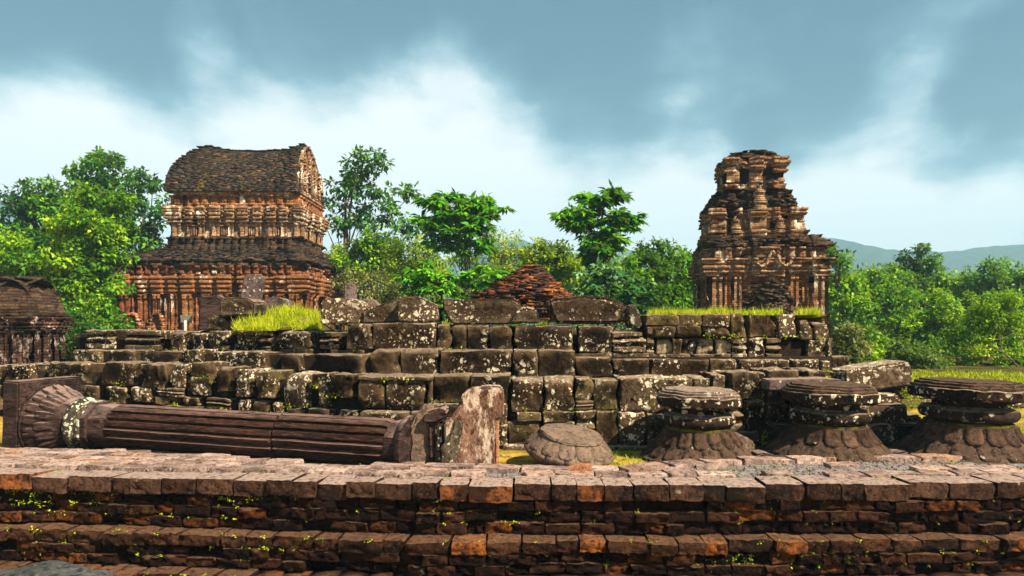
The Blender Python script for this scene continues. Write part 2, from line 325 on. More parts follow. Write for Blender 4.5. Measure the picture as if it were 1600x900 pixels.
M['grass'] = leaf_mat('sunlit_grass', (0.16, 0.22, 0.004), (0.42, 0.48, 0.008), (0.68, 0.66, 0.02), 0.4)
M['weed'] = leaf_mat('wall_weed', (0.08, 0.17, 0.005), (0.26, 0.36, 0.010), (0.55, 0.55, 0.02), 0.35)

# ------------------------------------------------------------------ object helpers
def tag(o, label=None, cat=None, group=None, kind=None):
    if label: o['label'] = label
    if cat: o['category'] = cat
    if group: o['group'] = group
    if kind: o['kind'] = kind
    return o

def thing(name, label, cat, loc=(0, 0, 0), rotz=0.0, group=None):
    o = bpy.data.objects.new(name, None); COL.objects.link(o)
    o.empty_display_size = 0.3
    o.location = loc; o.rotation_euler = (0, 0, rotz)
    return tag(o, label, cat, group)

def link(name, me, parent=None, kind=None):
    o = bpy.data.objects.new(name, me); COL.objects.link(o)
    if parent is not None: o.parent = parent
    if kind: o['kind'] = kind
    return o

def np_mesh(name, V, Fc, mat, tone=None, smooth=False):
    """V (n,3), Fc (m,k) all faces of k corners; tone per vertex"""
    V = np.asarray(V, dtype=np.float32); Fc = np.asarray(Fc, dtype=np.int32)
    me = bpy.data.meshes.new(name)
    k = Fc.shape[1]
    me.vertices.add(len(V)); me.vertices.foreach_set('co', V.ravel())
    me.loops.add(Fc.size); me.loops.foreach_set('vertex_index', Fc.ravel())
    me.polygons.add(len(Fc))
    me.polygons.foreach_set('loop_start', np.arange(0, Fc.size, k, dtype=np.int32))
    me.polygons.foreach_set('loop_total', np.full(len(Fc), k, dtype=np.int32))
    if smooth: me.polygons.foreach_set('use_smooth', np.ones(len(Fc), dtype=bool))
    if tone is not None:
        a = me.attributes.new('tone', 'FLOAT', 'POINT')
        a.data.foreach_set('value', np.asarray(tone, dtype=np.float32))
    me.update(calc_edges=True)
    me.materials.append(mat)
    return me

def py_mesh(name, V, Fc, mat, smooth=True):
    me = bpy.data.meshes.new(name)
    me.from_pydata([tuple(v) for v in V], [], Fc)
    if smooth:
        for p in me.polygons: p.use_smooth = True
        try: me.set_sharp_from_angle(angle=R(42))
        except Exception: pass
    me.materials.append(mat); me.update()
    return me

CUBE = np.array([[-1,-1,-1],[1,-1,-1],[1,1,-1],[-1,1,-1],[-1,-1,1],[1,-1,1],[1,1,1],[-1,1,1]], dtype=np.float32) * 0.5
CF = np.array([[0,3,2,1],[4,5,6,7],[0,1,5,4],[1,2,6,5],[2,3,7,6],[3,0,4,7]], dtype=np.int32)

class Boxes:
    """collects small brick boxes with their own frame, joined into one mesh"""
    def __init__(self): self.c = []; self.s = []; self.u = []; self.t = []
    def add(self, c, size, ux=(1, 0), tone=None):
        self.c.append(c); self.s.append(size); self.u.append(ux); self.t.append(rnd.random() if tone is None else tone)
    def mesh(self, name, mat, jit=0.012, seed=1):
        n = len(self.c)
        if n == 0: return None
        r = np.random.default_rng(seed)
        c = np.array(self.c, dtype=np.float32); s = np.array(self.s, dtype=np.float32); u = np.array(self.u, dtype=np.float32)
        P = CUBE[None] * s[:, None, :] + r.normal(0, jit, (n, 8, 3)).astype(np.float32)
        X = P[..., 0] * u[:, None, 0] - P[..., 1] * u[:, None, 1]
        Y = P[..., 0] * u[:, None, 1] + P[..., 1] * u[:, None, 0]
        V = np.stack([X, Y, P[..., 2]], -1) + c[:, None, :]
        Fc = CF[None] + (np.arange(n) * 8)[:, None, None]
        return np_mesh(name, V.reshape(-1, 3), Fc.reshape(-1, 4), mat, np.repeat(self.t, 8))

def fbm(p, f=1.0, seed=0.0):
    v = Vector((p[0] * f + seed, p[1] * f - seed * 0.7, p[2] * f + seed * 1.3))
    return mnoise.noise_vector(v) + 0.5 * mnoise.noise_vector(v * 2.3)

def profile_block(w, loop, nx, rough, seed, freq=4.0, relief=0.0, inset=0.013, mat=None, name='stone_block'):
    """loop = closed list of (y,z) running round the cross-section; extruded along x with worn ends"""
    m = len(loop)
    cyy = sum(p[0] for p in loop) / m; czz = sum(p[1] for p in loop) / m
    xs = [-w / 2, -w / 2 + min(inset * 1.2, w * 0.08)] + [-w / 2 + w * k / nx for k in range(1, nx)] + [w / 2 - min(inset * 1.2, w * 0.08), w / 2]
    V = []; Fc = []
    for i, x in enumerate(xs):
        end = i in (0, len(xs) - 1)
        for (y, z) in loop:
            if end:
                L = math.hypot(y - cyy, z - czz) or 1
                k = max(0.0, 1 - inset / L)
                y = cyy + (y - cyy) * k; z = czz + (z - czz) * k
            p = Vector((x, y, z))
            dd = fbm(p, freq, seed) * rough
            if relief and y < cyy:
                q = math.sin(x * 23 + 3 * math.sin(z * 17 + seed)) * math.cos(z * 27 + 2 * math.sin(x * 13 + seed))
                dd += Vector((0, -relief * q, 0))
            if y < cyy and abs(abs(x) - w / 2) < 0.09:
                ch = mnoise.noise(Vector((x * 3 + seed, seed, z * 6))) - 0.12
                if ch > 0: dd += Vector((-math.copysign(1, x) * ch * 0.10, ch * 0.16, 0))
            V.append(p + dd)
    for i in range(len(xs) - 1):
        for j in range(m):
            a = i * m + j; b = i * m + (j + 1) % m
            Fc.append((a, b, b + m, a + m))
    Fc.append(tuple(range(m - 1, -1, -1)))
    o = (len(xs) - 1) * m
    Fc.append(tuple(range(o, o + m)))
    return py_mesh(name, V, Fc, mat)

def lerp_loop(pts, seg):
    """subdivide a closed polyline so that no side is longer than seg"""
    out = []
    for i, a in enumerate(pts):
        b = pts[(i + 1) % len(pts)]
        n = max(1, int(math.hypot(b[0] - a[0], b[1] - a[1]) / seg))
        for k in range(n):
            out.append((a[0] + (b[0] - a[0]) * k / n, a[1] + (b[1] - a[1]) * k / n))
    return out

def cross_section(kind, dd, h):
    """closed loop (y,z), front at y = 0 going to y = dd at the back, z 0..h"""
    c = min(0.018, h * 0.08)
    if kind == 'torus':      # rounded bull-nose front
        r = h * 0.5
        pts = [(r * 0.62 - r * 0.62 * math.cos(a), h / 2 + r * math.sin(a)) for a in [(-90 + 180 * k / 9) * PI / 180 for k in range(10)]]
        pts = pts + [(dd, h), (dd, 0)]
    elif kind == 'bull':     # flat front with a big rounded upper edge
        r = h * 0.4
        pts = [(0.01, 0), (0, h * 0.25), (0, h - r)] + [(r - r * math.cos(a), h - r + r * math.sin(a)) for a in [k * PI / 10 for k in range(1, 6)]] + [(dd, h), (dd, 0)]
    elif kind == 'mould':    # fillet, groove, roll
        pts = [(0.02, 0), (0.0, h * 0.04), (0, h * 0.24), (0.05, h * 0.28), (0.06, h * 0.38), (0.02, h * 0.42), (-0.015, h * 0.52), (0.02, h * 0.62),
               (0.06, h * 0.66), (0.06, h * 0.74), (0.0, h * 0.78), (0.0, h * 0.97), (0.02, h), (dd, h), (dd, 0)]
    else:
        pts = [(c, 0), (0, c), (0, h - c), (c, h), (dd, h), (dd, 0)]
    pts = [(y, z) for y, z in pts]
    return lerp_loop(pts[::-1], max(0.05, h / 5))

def make_block(px0, px1, py0, py1, dist, kind='plain', thick=0.7, parent=None, mat=None, name='stone_block', rough=0.012, relief=0.0, yaw=0.0, tilt=0.0):
    x0, x1 = WX(px0, dist), WX(px1, dist)
    z1, z0 = WZ(py0, dist), WZ(py1, dist)
    wd = x1 - x0 - 0.016; h = z1 - z0 - 0.010
    seed = rnd.random() * 50
    nx = max(2, int(wd / 0.09)) if kind != 'carve' else max(5, int(wd / 0.045))
    lp = cross_section(kind, thick, h)
    if kind == 'carve': lp = lerp_loop(lp, 0.045)
    me = profile_block(wd, lp, nx, rough, seed, freq=5.0, relief=0.02 if kind == 'carve' else relief, mat=mat, name=name)
    o = link(name, me, parent)
    o.location = ((x0 + x1) / 2, dist, z0)
    o.rotation_euler = (tilt, 0, yaw)
    return o

def outline_solid(name, pts, dist, thick, mat, rough=0.02, cuts=3, bevel=0.025, parent=None, freq=4.0, yaw=0.0, smooth=True):
    """an outline of photo pixels given its distance, real size and thickness; worn by noise. origin at base centre"""
    P = [(WX(x, dist), WZ(y, dist)) for x, y in pts]
    cx0 = (min(p[0] for p in P) + max(p[0] for p in P)) / 2; zb = min(p[1] for p in P)
    bm = bmesh.new()
    vs = [bm.verts.new((p[0] - cx0, 0, p[1] - zb)) for p in P]
    f = bm.faces.new(vs)
    ex = bmesh.ops.extrude_face_region(bm, geom=[f])
    bmesh.ops.translate(bm, vec=(0, thick, 0), verts=[g for g in ex['geom'] if isinstance(g, bmesh.types.BMVert)])
    bmesh.ops.recalc_face_normals(bm, faces=bm.faces[:])
    if bevel: bmesh.ops.bevel(bm, geom=bm.edges[:], offset=bevel, segments=2, affect='EDGES', clamp_overlap=True)
    bmesh.ops.triangulate(bm, faces=[f for f in bm.faces if len(f.verts) > 4])
    bmesh.ops.subdivide_edges(bm, edges=bm.edges[:], cuts=cuts, use_grid_fill=True)
    seed = rnd.random() * 40
    for v in bm.verts:
        v.co += fbm(v.co, freq, seed) * rough + fbm(v.co, freq * 3, seed) * rough * 0.35
    me = bpy.data.meshes.new(name); bm.to_mesh(me); bm.free()
    for p in me.polygons: p.use_smooth = smooth
    try: me.set_sharp_from_angle(angle=R(45))
    except Exception: pass
    me.materials.append(mat)
    o = link(name, me, parent)
    o.location = (cx0, dist, zb); o.rotation_euler = (0, 0, yaw)
    return o

def rock(name, px0, px1, py0, py1, dist, mat, sy=1.0, rough=0.25, parent=None):
    bm = bmesh.new(); bmesh.ops.create_icosphere(bm, subdivisions=4, radius=1)
    seed = rnd.random() * 30
    hw = (WX(px1, dist) - WX(px0, dist)) / 2; hh = (WZ(py0, dist) - WZ(py1, dist))
    for v in bm.verts:
        n = v.co.normalized()
        k = 1 + rough * mnoise.noise(n * 1.3 + Vector((seed, 0, 0))) + rough * 0.4 * mnoise.noise(n * 3.5 + Vector((seed, 3, 0)))
        v.co = Vector((n.x * k * hw, n.y * k * hw * sy, max(-0.1, n.z * k) * hh))
    me = bpy.data.meshes.new(name); bm.to_mesh(me); bm.free()
    for p in me.polygons: p.use_smooth = True
    me.materials.append(mat)
    o = link(name, me, parent); o.location = ((WX(px0, dist) + WX(px1, dist)) / 2, dist + hw * sy * 0.5, WZ(py1, dist))
    return o

# ------------------------------------------------------------------ ground
def grid_sheet(name, x0, x1, y0, y1, nx, ny, zf, mat, keep=None):
    xs = np.linspace(x0, x1, nx + 1); ys = np.linspace(y0, y1, ny + 1)
    V = [(x, y, zf(x, y)) for y in ys for x in xs]
    Fc = []
    for j in range(ny):
        for i in range(nx):
            if keep and not keep((xs[i] + xs[i + 1]) / 2, (ys[j] + ys[j + 1]) / 2): continue
            a = j * (nx + 1) + i
            Fc.append((a, a + 1, a + nx + 2, a + nx + 1))
    return np_mesh(name, V, Fc, mat, smooth=True)

def ground_z(x, y):
    z = -0.05 + 0.03 * mnoise.noise(Vector((x * 0.6, y * 0.6, 0)))
    return z

def wall_front(x):      # plan line of the near brick wall's face
    return 7.45 + max(0.0, -0.8 - x) * 0.105 + max(0.0, x - 3.0) * 0.04
def wall_back(x):
    pts = [(-7, 9.75), (-6, 9.65), (-3.5, 9.1), (-2.6, 8.75), (-1.6, 8.42), (0, 8.15), (1.2, 8.1), (2.2, 8.55), (4, 8.85), (7, 8.95)]
    if x <= pts[0][0]: return pts[0][1]
    for (a, b), (c, e2) in zip(pts, pts[1:]):
        if x <= c: return b + (e2 - b) * (x - a) / (c - a)
    return pts[-1][1]

# sheet behind the wall, reaching the horizon; in front of the wall it lies lower
def gz(x, y):
    if y < 7.9: return -1.35
    return ground_z(x, y) if y < 60 else -0.05
xs = list(np.linspace(-1800, -16, 14)) + list(np.linspace(-15, 15, 61)) + list(np.linspace(16, 1800, 14))
ys = [-80, -20, 0, 4, 7.89, 7.9] + list(np.linspace(8.75, 20, 40)) + [24, 30, 40, 60, 100, 200, 400, 800, 1640]
ys[4] = 7.89
def gy(x, k): return wall_front(max(-9, min(9, x))) + 0.25 + (0.01 if k == 5 else 0) if k in (4, 5) else ys[k]
V = [(x, gy(x, k), -1.35 if k < 5 else gz(x, max(ys[k], 7.95))) for k in range(len(ys)) for x in xs]
nx = len(xs) - 1
Fc = [(j * (nx + 1) + i, j * (nx + 1) + i + 1, (j + 1) * (nx + 1) + i + 1, (j + 1) * (nx + 1) + i) for j in range(len(ys) - 1) for i in range(nx)]
g = link('ground', np_mesh('ground', V, Fc, M['ground'], smooth=True), kind='structure')

# ------------------------------------------------------------------ near brick wall
def brick_mesh(seed, nx=6, ny=3, nz=3, rough=0.055, rnd_edge=0.10, mat=None, topflat=False):
    """a worn unit brick: a box grid with rounded edges pushed about by noise"""
    bm = bmesh.new(); bmesh.ops.create_cube(bm, size=1.0)
    bmesh.ops.subdivide_edges(bm, edges=[e for e in bm.edges if abs(e.verts[0].co.x - e.verts[1].co.x) > .5], cuts=nx - 1)
    bmesh.ops.subdivide_edges(bm, edges=[e for e in bm.edges if abs(e.verts[0].co.y - e.verts[1].co.y) > .5], cuts=ny - 1, use_grid_fill=True)
    bmesh.ops.subdivide_edges(bm, edges=[e for e in bm.edges if abs(e.verts[0].co.z - e.verts[1].co.z) > .5], cuts=nz - 1, use_grid_fill=True)
    for v in bm.verts:
        c = v.co
        ax = [abs(c.x) > .49, abs(c.y) > .49, abs(c.z) > .49]
        if sum(ax) >= 2:
            k = rnd_edge * (0.6 + 1.1 * (0.5 + 0.5 * mnoise.noise(c * 3 + Vector((seed, 0, 0)))))
            if sum(ax) == 3: k *= 1.3
            c.x *= 1 - k * 0.35 * ax[0]; c.y *= 1 - k * 0.6 * ax[1]; c.z *= 1 - k * ax[2]
        q = mnoise.noise_vector(Vector((c.x * 4.5 + seed, c.y * 3, c.z * 2.2))) + 0.6 * mnoise.noise_vector(Vector((c.x * 11 + seed, c.y * 6, c.z * 5)))
        kz = 0.25 if (topflat and c.z > 0.2) else 1.0
        c += Vector((q.x * rough * 0.5, q.y * rough * 1.4, q.z * rough * 1.3 * kz))
    me = bpy.data.meshes.new('brick'); bm.to_mesh(me); bm.free()
    for p in me.polygons: p.use_smooth = True
    me.set_sharp_from_angle(angle=R(50))
    me.materials.append(mat)
    return me

wall = thing('brick_wall', 'long mossy dark brick retaining wall with a paved walkway top across the foreground', 'wall', (0, 7.6, 0))
def child_at(name, me, parent, loc, rot=(0, 0, 0), scale=(1, 1, 1), kind=None):
    o = link(name, me, parent, kind)
    p = parent.location
    rz = -parent.rotation_euler.z
    v = Vector(loc) - p; v.rotate(Matrix.Rotation(rz, 3, 'Z'))
    o.location = v; o.rotation_euler = (rot[0], rot[1], rot[2] + rz); o.scale = scale
    return o

bvar = [brick_mesh(k * 3.7 + 1, mat=M['wall'], nx=7, ny=3, nz=4, rough=0.085, rnd_edge=0.05) for k in range(14)]
lvar = [brick_mesh(k * 7.3 + 90, mat=M['ledge'], nx=7, ny=3, nz=4, rough=0.075, rnd_edge=0.05) for k in range(8)]
cvar = [brick_mesh(k * 5.1 + 60, mat=M['coping'], rough=0.06, rnd_edge=0.035, topflat=True) for k in range(8)]
courses = []   # (z top, height, projection, kind)
z = -0.155
for hgt, pj, kd in [(0.118, 0, 'brick'), (0.115, 0, 'brick'), (0.117, 0, 'brick'), (0.13, 0.24, 'brick'), (0.108, 0.20, 'brick'), (0.107, 0.20, 'brick'), (0.125, 0.46, 'brick'), (0.12, 0.42, 'brick'), (0.12, 0.42, 'brick')]:
    courses.append((z, hgt, pj)); z -= hgt
def seg_angle(x): return -0.105 if x < -0.8 else (0.04 if x > 3 else 0.0)
stuff = Boxes()
nb = 0
for ci, (zt, hgt, pj) in enumerate(courses):
    x = -7.6 + rnd.random() * 0.3
    while x < 7.6:
        L = rnd.uniform(0.17, 0.40) if ci not in (3, 6) else rnd.uniform(0.22, 0.46)
        xm = x + L / 2
        slump = 0.0
        prj = pj + rnd.gauss(0, 0.030) + (0.05 * mnoise.noise(Vector((xm * 0.8, zt * 3, 0))))
        wob = 0.02 * mnoise.noise(Vector((xm * 0.5, ci * 0.15, 4)))
        yc = wall_front(xm) - prj + 0.16
        zc = zt - hgt / 2 + wob
        d_ = yc - 0.16
        px = 800 + (xm / d_) * F
        py = HOR + (EYE - zc) / d_ * F
        if -40 < px < 1640 and py < 915 and nb < 296:
            if rnd.random() > 0.015 or pj > 0.1:
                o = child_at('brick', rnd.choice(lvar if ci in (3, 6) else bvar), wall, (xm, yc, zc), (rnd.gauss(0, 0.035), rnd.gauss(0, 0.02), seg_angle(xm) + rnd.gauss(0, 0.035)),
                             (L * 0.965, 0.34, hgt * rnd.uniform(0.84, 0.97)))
                nb += 1
        else:
            stuff.add((xm - wall.location.x, yc - wall.location.y, zc), (L * 0.96, 0.34, hgt * 0.94), (1, seg_angle(xm)))
        x += L
link('wall_bricks', stuff.mesh('wall_bricks', M['wall'], 0.008), wall, 'stuff')
# coping course
x = -7.6
while x < 7.7:
    L = rnd.uniform(0.2, 0.5); xm = x + L / 2
    hgt = 0.165; yc = wall_front(xm) + 0.17 - 0.04 + rnd.gauss(0, 0.012)
    child_at('coping_brick', rnd.choice(cvar), wall, (xm, yc, 0.012 - hgt / 2 + rnd.gauss(0, 0.009)), (rnd.gauss(0, 0.03), rnd.gauss(0, 0.01), seg_angle(xm) + rnd.gauss(0, 0.02)), (L * 0.965, 0.40, hgt))
    x += L
# fill behind the bricks
V = []; Fc = []
XS = np.linspace(-8, 8, 33)
for x in XS:
    yf = wall_front(x) + 0.10
    for p in ((yf - 0.36, -1.5), (yf - 0.36, -1.03), (yf - 0.16, -1.01), (yf - 0.16, -0.66), (yf, -0.64), (yf + 0.03, -0.035), (wall_back(x) + 0.05, -0.035), (wall_back(x) + 0.15, -0.3), (wall_back(x) + 0.15, -1.5)):
        V.append((x, p[0] - wall.location.y, p[1]))
for i in range(32):
    for j in range(8):
        a = i * 9 + j; Fc.append((a, a + 9, a + 10, a + 1))
link('wall_core', np_mesh('wall_core', V, Fc, M['mortar']), wall)
# gritty mortar bed under the paving
def bedz(x, y): return -0.012 + 0.02 * mnoise.noise(Vector((x * 2.3, y * 2.3, 1))) + 0.009 * mnoise.noise(Vector((x * 11, y * 11, 1)))
V = []; Fc = []
NXB, NYB = 300, 36
for i in range(NXB + 1):
    x = -8 + 16 * i / NXB
    for j in range(NYB + 1):
        t_ = j / NYB; y = (wall_front(x) + 0.30) * (1 - t_) + (wall_back(x) + 0.06 * mnoise.noise(Vector((x * 3, 0, 0)))) * t_
        V.append((x, y - wall.location.y, bedz(x, y) - (0.05 if j == NYB else 0)))
for i in range(NXB):
    for j in range(NYB):
        a = i * (NYB + 1) + j; Fc.append((a, a + NYB + 1, a + NYB + 2, a + 1))
link('mortar_bed', np_mesh('mortar_bed', V, Fc, M['grit'], smooth=True), wall)
# paving bricks behind the coping
pvar = [brick_mesh(k * 2.9 + 200, nx=6, ny=4, nz=2, mat=M['pave'], rough=0.07, rnd_edge=0.04, topflat=True) for k in range(10)]
for o in [c for c in wall.children if c.name.startswith('coping')]:
    pass
row_y = 0.36; npv = 0
while row_y < 1.9:
    dep = rnd.uniform(0.19, 0.27)
    x = -7.2 + rnd.random() * 0.3
    while x < 7.4:
        L = rnd.uniform(0.26, 0.46); xm = x + L / 2
        yc = wall_front(xm) + row_y + dep / 2 + 0.05 * mnoise.noise(Vector((xm * 0.7, row_y, 2)))
        if yc + dep * 0.4 < wall_back(xm):
            sparse = 0.95 if xm < 0.8 else (0.55 if row_y < 0.5 else 0.16 if row_y < 1.1 else 0.7)
            # a long row of edge slabs along the back on the right
            if rnd.random() < sparse and npv < 298:
                sink = rnd.uniform(-0.012, 0.010) - (0.012 if xm > 0.8 else 0)
                child_at('paving_brick', rnd.choice(pvar), wall, (xm, yc, sink - 0.005), (rnd.gauss(0, 0.02), rnd.gauss(0, 0.02), seg_angle(xm) + rnd.gauss(0, 0.10)),
                         (L * rnd.uniform(0.9, 0.98), dep * rnd.uniform(0.88, 0.97), 0.085)); npv += 1
        x += L
    row_y += dep
# back edge slabs
x = -1.6
while x < 7.6:
    L = rnd.uniform(0.35, 0.65); xm = x + L / 2
    child_at('edge_slab', rnd.choice(pvar), wall, (xm, wall_back(xm) + 0.02, 0.0), (0, rnd.gauss(0, 0.02), rnd.gauss(0, 0.06) + math.atan2(wall_back(xm + .2) - wall_back(xm - .2), .4)), (L * 0.96, 0.26, 0.09))
    x += L
# pebbles on the mortar
pb = Boxes()
for k in range(2600):
    x = rnd.uniform(-6.2, 6.4); u = rnd.random()
    if x < 1.5 and rnd.random() < 0.6: continue
    y = wall_front(x) + 0.42 + u * (wall_back(x) - wall_front(x) - 0.5)
    s = rnd.uniform(0.008, 0.024)
    a = rnd.random() * PI
    pb.add((x, y - wall.location.y, bedz(x, y) + s * 0.2), (s, s * 0.8, s * 0.7), (math.cos(a), math.sin(a)))
link('mortar_grit', pb.mesh('mortar_grit', M['grit'], 0.002), wall, 'stuff')

# ------------------------------------------------------------------ stepped stone platform
def dlow(px):
    pts = [(-60, 13.6), (60, 13.0), (200, 12.2), (300, 11.7), (400, 11.1), (480, 10.6), (560, 10.0), (680, 9.95), (1000, 9.85), (1150, 9.9), (1300, 10.2), (1450, 10.8)]
    if px <= pts[0][0]: return pts[0][1]
    for (a_, b_), (c_, e_) in zip(pts, pts[1:]):
        if px <= c_: return b_ + (e_ - b_) * (px - a_) / (c_ - a_)
    return pts[-1][1]
ROW = {'A': 0.0, 'B': 0.04, 'C': 0.66, 'D': 1.22, 'E': 1.1}
plat = thing('temple_platform', 'stepped platform of dark lichen spotted sandstone blocks spanning the middle of the site', 'stone platform', (0, 10, 0))
T = [
 # left wing, row D
 ('D',122,185,515,545,'mould'),('D',185,258,516,547,'mould'),('D',258,292,518,549,'bull'),('D',292,320,520,549,'carve'),('D',320,361,516,549,'plain'),
 ('D',361,402,517,550,'carve'),('D',402,425,515,552,'mould'),('D',425,492,517,545,'bull'),('D',492,536,518,546,'mould'),('D',536,582,505,546,'plain'),
 ('D',425,500,545,555,'plain'),('D',500,578,546,555,'plain'),
 # row C left
 ('C',105,160,546,568,'plain'),('C',160,217,547,569,'plain'),('C',217,281,549,570,'plain'),('C',281,316,546,572,'plain'),('C',316,426,549,575,'plain'),
 ('C',426,474,553,579,'plain'),('C',474,577,553,583,'plain'),
 # centre C
 ('C',577,626,545,588,'bull'),('C',626,686,545,588,'bull'),('C',686,799,547,589,'plain'),('C',800,841,547,590,'plain'),('C',841,899,547,590,'plain'),
 ('C',899,957,558,590,'plain'),('C',957,1015,560,590,'plain'),
 # centre D
 ('D',582,682,504,547,'plain'),('D',682,706,506,547,'plain'),('D',706,729,508,548,'plain'),('D',729,764,508,548,'plain'),('D',764,803,509,549,'plain'),
 ('D',803,896,508,549,'plain'),('D',904,957,508,551,'plain'),('D',957,1010,518,550,'mould'),('D',957,1015,550,561,'plain'),('D',896,957,551,560,'plain'),
 # row B left wing
 ('B',-45,0,571,598,'plain'),('B',0,57,570,598,'carve'),('B',57,148,566,599,'carve'),('B',148,216,566,602,'plain'),('B',216,262,568,606,'carve'),('B',262,292,569,606,'bull'),
 ('B',292,331,566,589,'plain'),('B',290,333,589,598,'plain'),('B',292,328,598,618,'plain'),('B',333,363,573,612,'bull'),('B',363,393,577,620,'carve'),('B',393,434,580,622,'plain'),
 ('B',434,484,582,636,'bull'),('B',484,500,583,604,'plain'),('B',500,557,584,620,'carve'),('B',484,513,602,638,'torus'),
 ('B',557,676,588,594,'plain'),('B',557,602,594,641,'torus'),('B',602,665,594,642,'torus'),('B',665,676,594,642,'plain'),
 ('B',676,735,587,630,'plain'),('B',735,797,587,630,'plain'),('B',797,850,591,642,'bull'),('B',851,899,591,642,'bull'),
 ('B',899,928,592,626,'plain'),('B',928,966,592,641,'plain'),('B',969,1083,590,643,'carve'),('B',1083,1111,590,614,'plain'),('B',1111,1134,584,614,'plain'),
 ('B',1083,1134,614,643,'plain'),('B',899,928,626,641,'mould'),
 # row B right
 ('B',1141,1199,581,624,'carve'),('B',1199,1250,578,593,'plain'),('B',1250,1302,578,593,'carve'),('B',1199,1240,608,632,'plain'),('B',1240,1310,608,640,'plain'),('B',1310,1365,612,645,'plain'),
 # row A
 ('A',795,847,643,659,'plain'),('A',848,898,643,659,'plain'),('A',793,845,659,696,'torus'),('A',846,898,658,692,'torus'),('A',899,931,641,696,'mould'),('A',931,966,641,698,'plain'),
 ('A',966,1009,643,698,'carve'),('A',1010,1048,643,698,'bull'),('A',1048,1085,643,698,'plain'),('A',1085,1138,643,698,'plain'),('A',1139,1164,625,676,'mould'),('A',1166,1199,625,680,'carve'),
 ('A',1199,1238,632,662,'carve'),('A',1238,1300,640,690,'plain'),('A',1300,1352,645,692,'plain'),
 ('A',676,735,630,662,'plain'),('A',735,793,630,662,'plain'),('A',560,640,642,668,'plain'),('A',640,676,642,668,'plain'),('A',676,793,662,698,'plain'),('A',560,676,668,698,'plain'),
 ('A',200,236,606,628,'carve'),('A',236,292,606,620,'mould'),('A',160,200,604,632,'plain'),('A',236,280,620,632,'plain'),('A',280,312,620,634,'carve'),('A',312,366,622,640,'mould'),('A',366,392,624,644,'carve'),
 ('A',392,420,626,646,'bull'),('A',420,442,628,648,'bull'),('A',442,474,637,652,'bull'),('A',474,520,638,654,'plain'),('A',520,560,640,656,'plain'),
 ('A',100,160,602,640,'plain'),('A',0,100,600,640,'plain'),('A',-60,0,600,640,'plain'),('A',160,236,632,660,'plain'),('A',236,330,634,662,'plain'),('A',330,440,646,672,'plain'),('A',440,560,655,690,'plain'),
 # right wing upper
 ('D',1010,1062,491,509,'plain'),('D',1062,1098,491,509,'plain'),('D',1098,1142,490,511,'plain'),('D',1142,1169,490,527,'carve'),('D',1169,1214,491,527,'carve'),('D',1215,1247,490,528,'plain'),
 ('D',1013,1057,508,527,'torus'),('D',1057,1098,507,526,'torus'),('D',1098,1142,509,527,'torus'),
 ('D',1143,1169,527,562,'mould'),('D',1169,1197,527,562,'carve'),('D',1197,1224,527,562,'mould'),('D',1249,1271,500,530,'plain'),('D',1271,1298,503,530,'bull'),('D',1262,1292,530,562,'plain'),('D',1292,1302,528,562,'plain'),
 ('D',1022,1080,553,563,'plain'),('D',1080,1116,553,563,'plain'),('D',1116,1143,553,563,'plain'),('D',1010,1023,509,562,'mould'),
 ('C',1016,1109,561,590,'plain'),('C',1109,1151,561,588,'plain'),('C',1154,1239,561,584,'plain'),('C',1240,1284,561,582,'plain'),('C',1284,1299,564,582,'plain'),('D',1297,1332,556,582,'carve'),
]
def add_plat(row, x0, x1, y0, y1, kind, mat='platform', extra=0.0, thick=None):
    dd = dlow((x0 + x1) / 2) + ROW[row] + extra + rnd.gauss(0, 0.012)
    yaw = math.atan2(dlow(x1) - dlow(x0), WX(x1, dlow(x1)) - WX(x0, dlow(x0)))
    o = make_block(x0, x1, y0, y1, dd, kind, thick or {'A': 0.6, 'B': 0.9, 'C': 0.9, 'D': 0.8, 'E': 0.6}[row], None, M[mat],
                   rough=0.030 if kind in ('carve', 'bull') else 0.021, yaw=yaw + rnd.gauss(0, 0.02), tilt=rnd.gauss(0, 0.012))
    o.parent = plat; o.location -= Vector((0, 10, 0))
    return o
for row, x0, x1, y0, y1, kind in T:
    mat = 'blotched' if (x0, y0) in ((434, 582), (292, 598), (969, 590), (363, 577), (200, 606), (366, 624), (1215, 490), (1083, 590), (966, 643)) else 'platform'
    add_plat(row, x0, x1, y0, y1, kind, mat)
# pale niche stones with dark balusters between, a recessed back
for x0, x1, mt, ex in ((1027, 1051, 'pale_stone', .12), (1051, 1066, 'platform', .05), (1066, 1088, 'platform', .14), (1088, 1114, 'pale_stone', .10), (1114, 1118, 'platform', .2), (1118, 1144, 'pale_stone', .12), (1141, 1199, 'platform', 0.05)):
    if x1 < 1150: add_plat('D', x0, x1, 528, 553, 'bull' if mt == 'pale_stone' else 'carve', mt, ex, 0.6)
# plinth course
for x0, x1 in ((560, 680), (680, 780), (780, 870), (870, 965), (965, 1060), (1060, 1150)):
    add_plat('A', x0, x1, 697, 712, 'plain', 'platform', -0.14)
add_plat('A', 1145, 1190, 674, 690, 'plain', 'platform', -0.1)
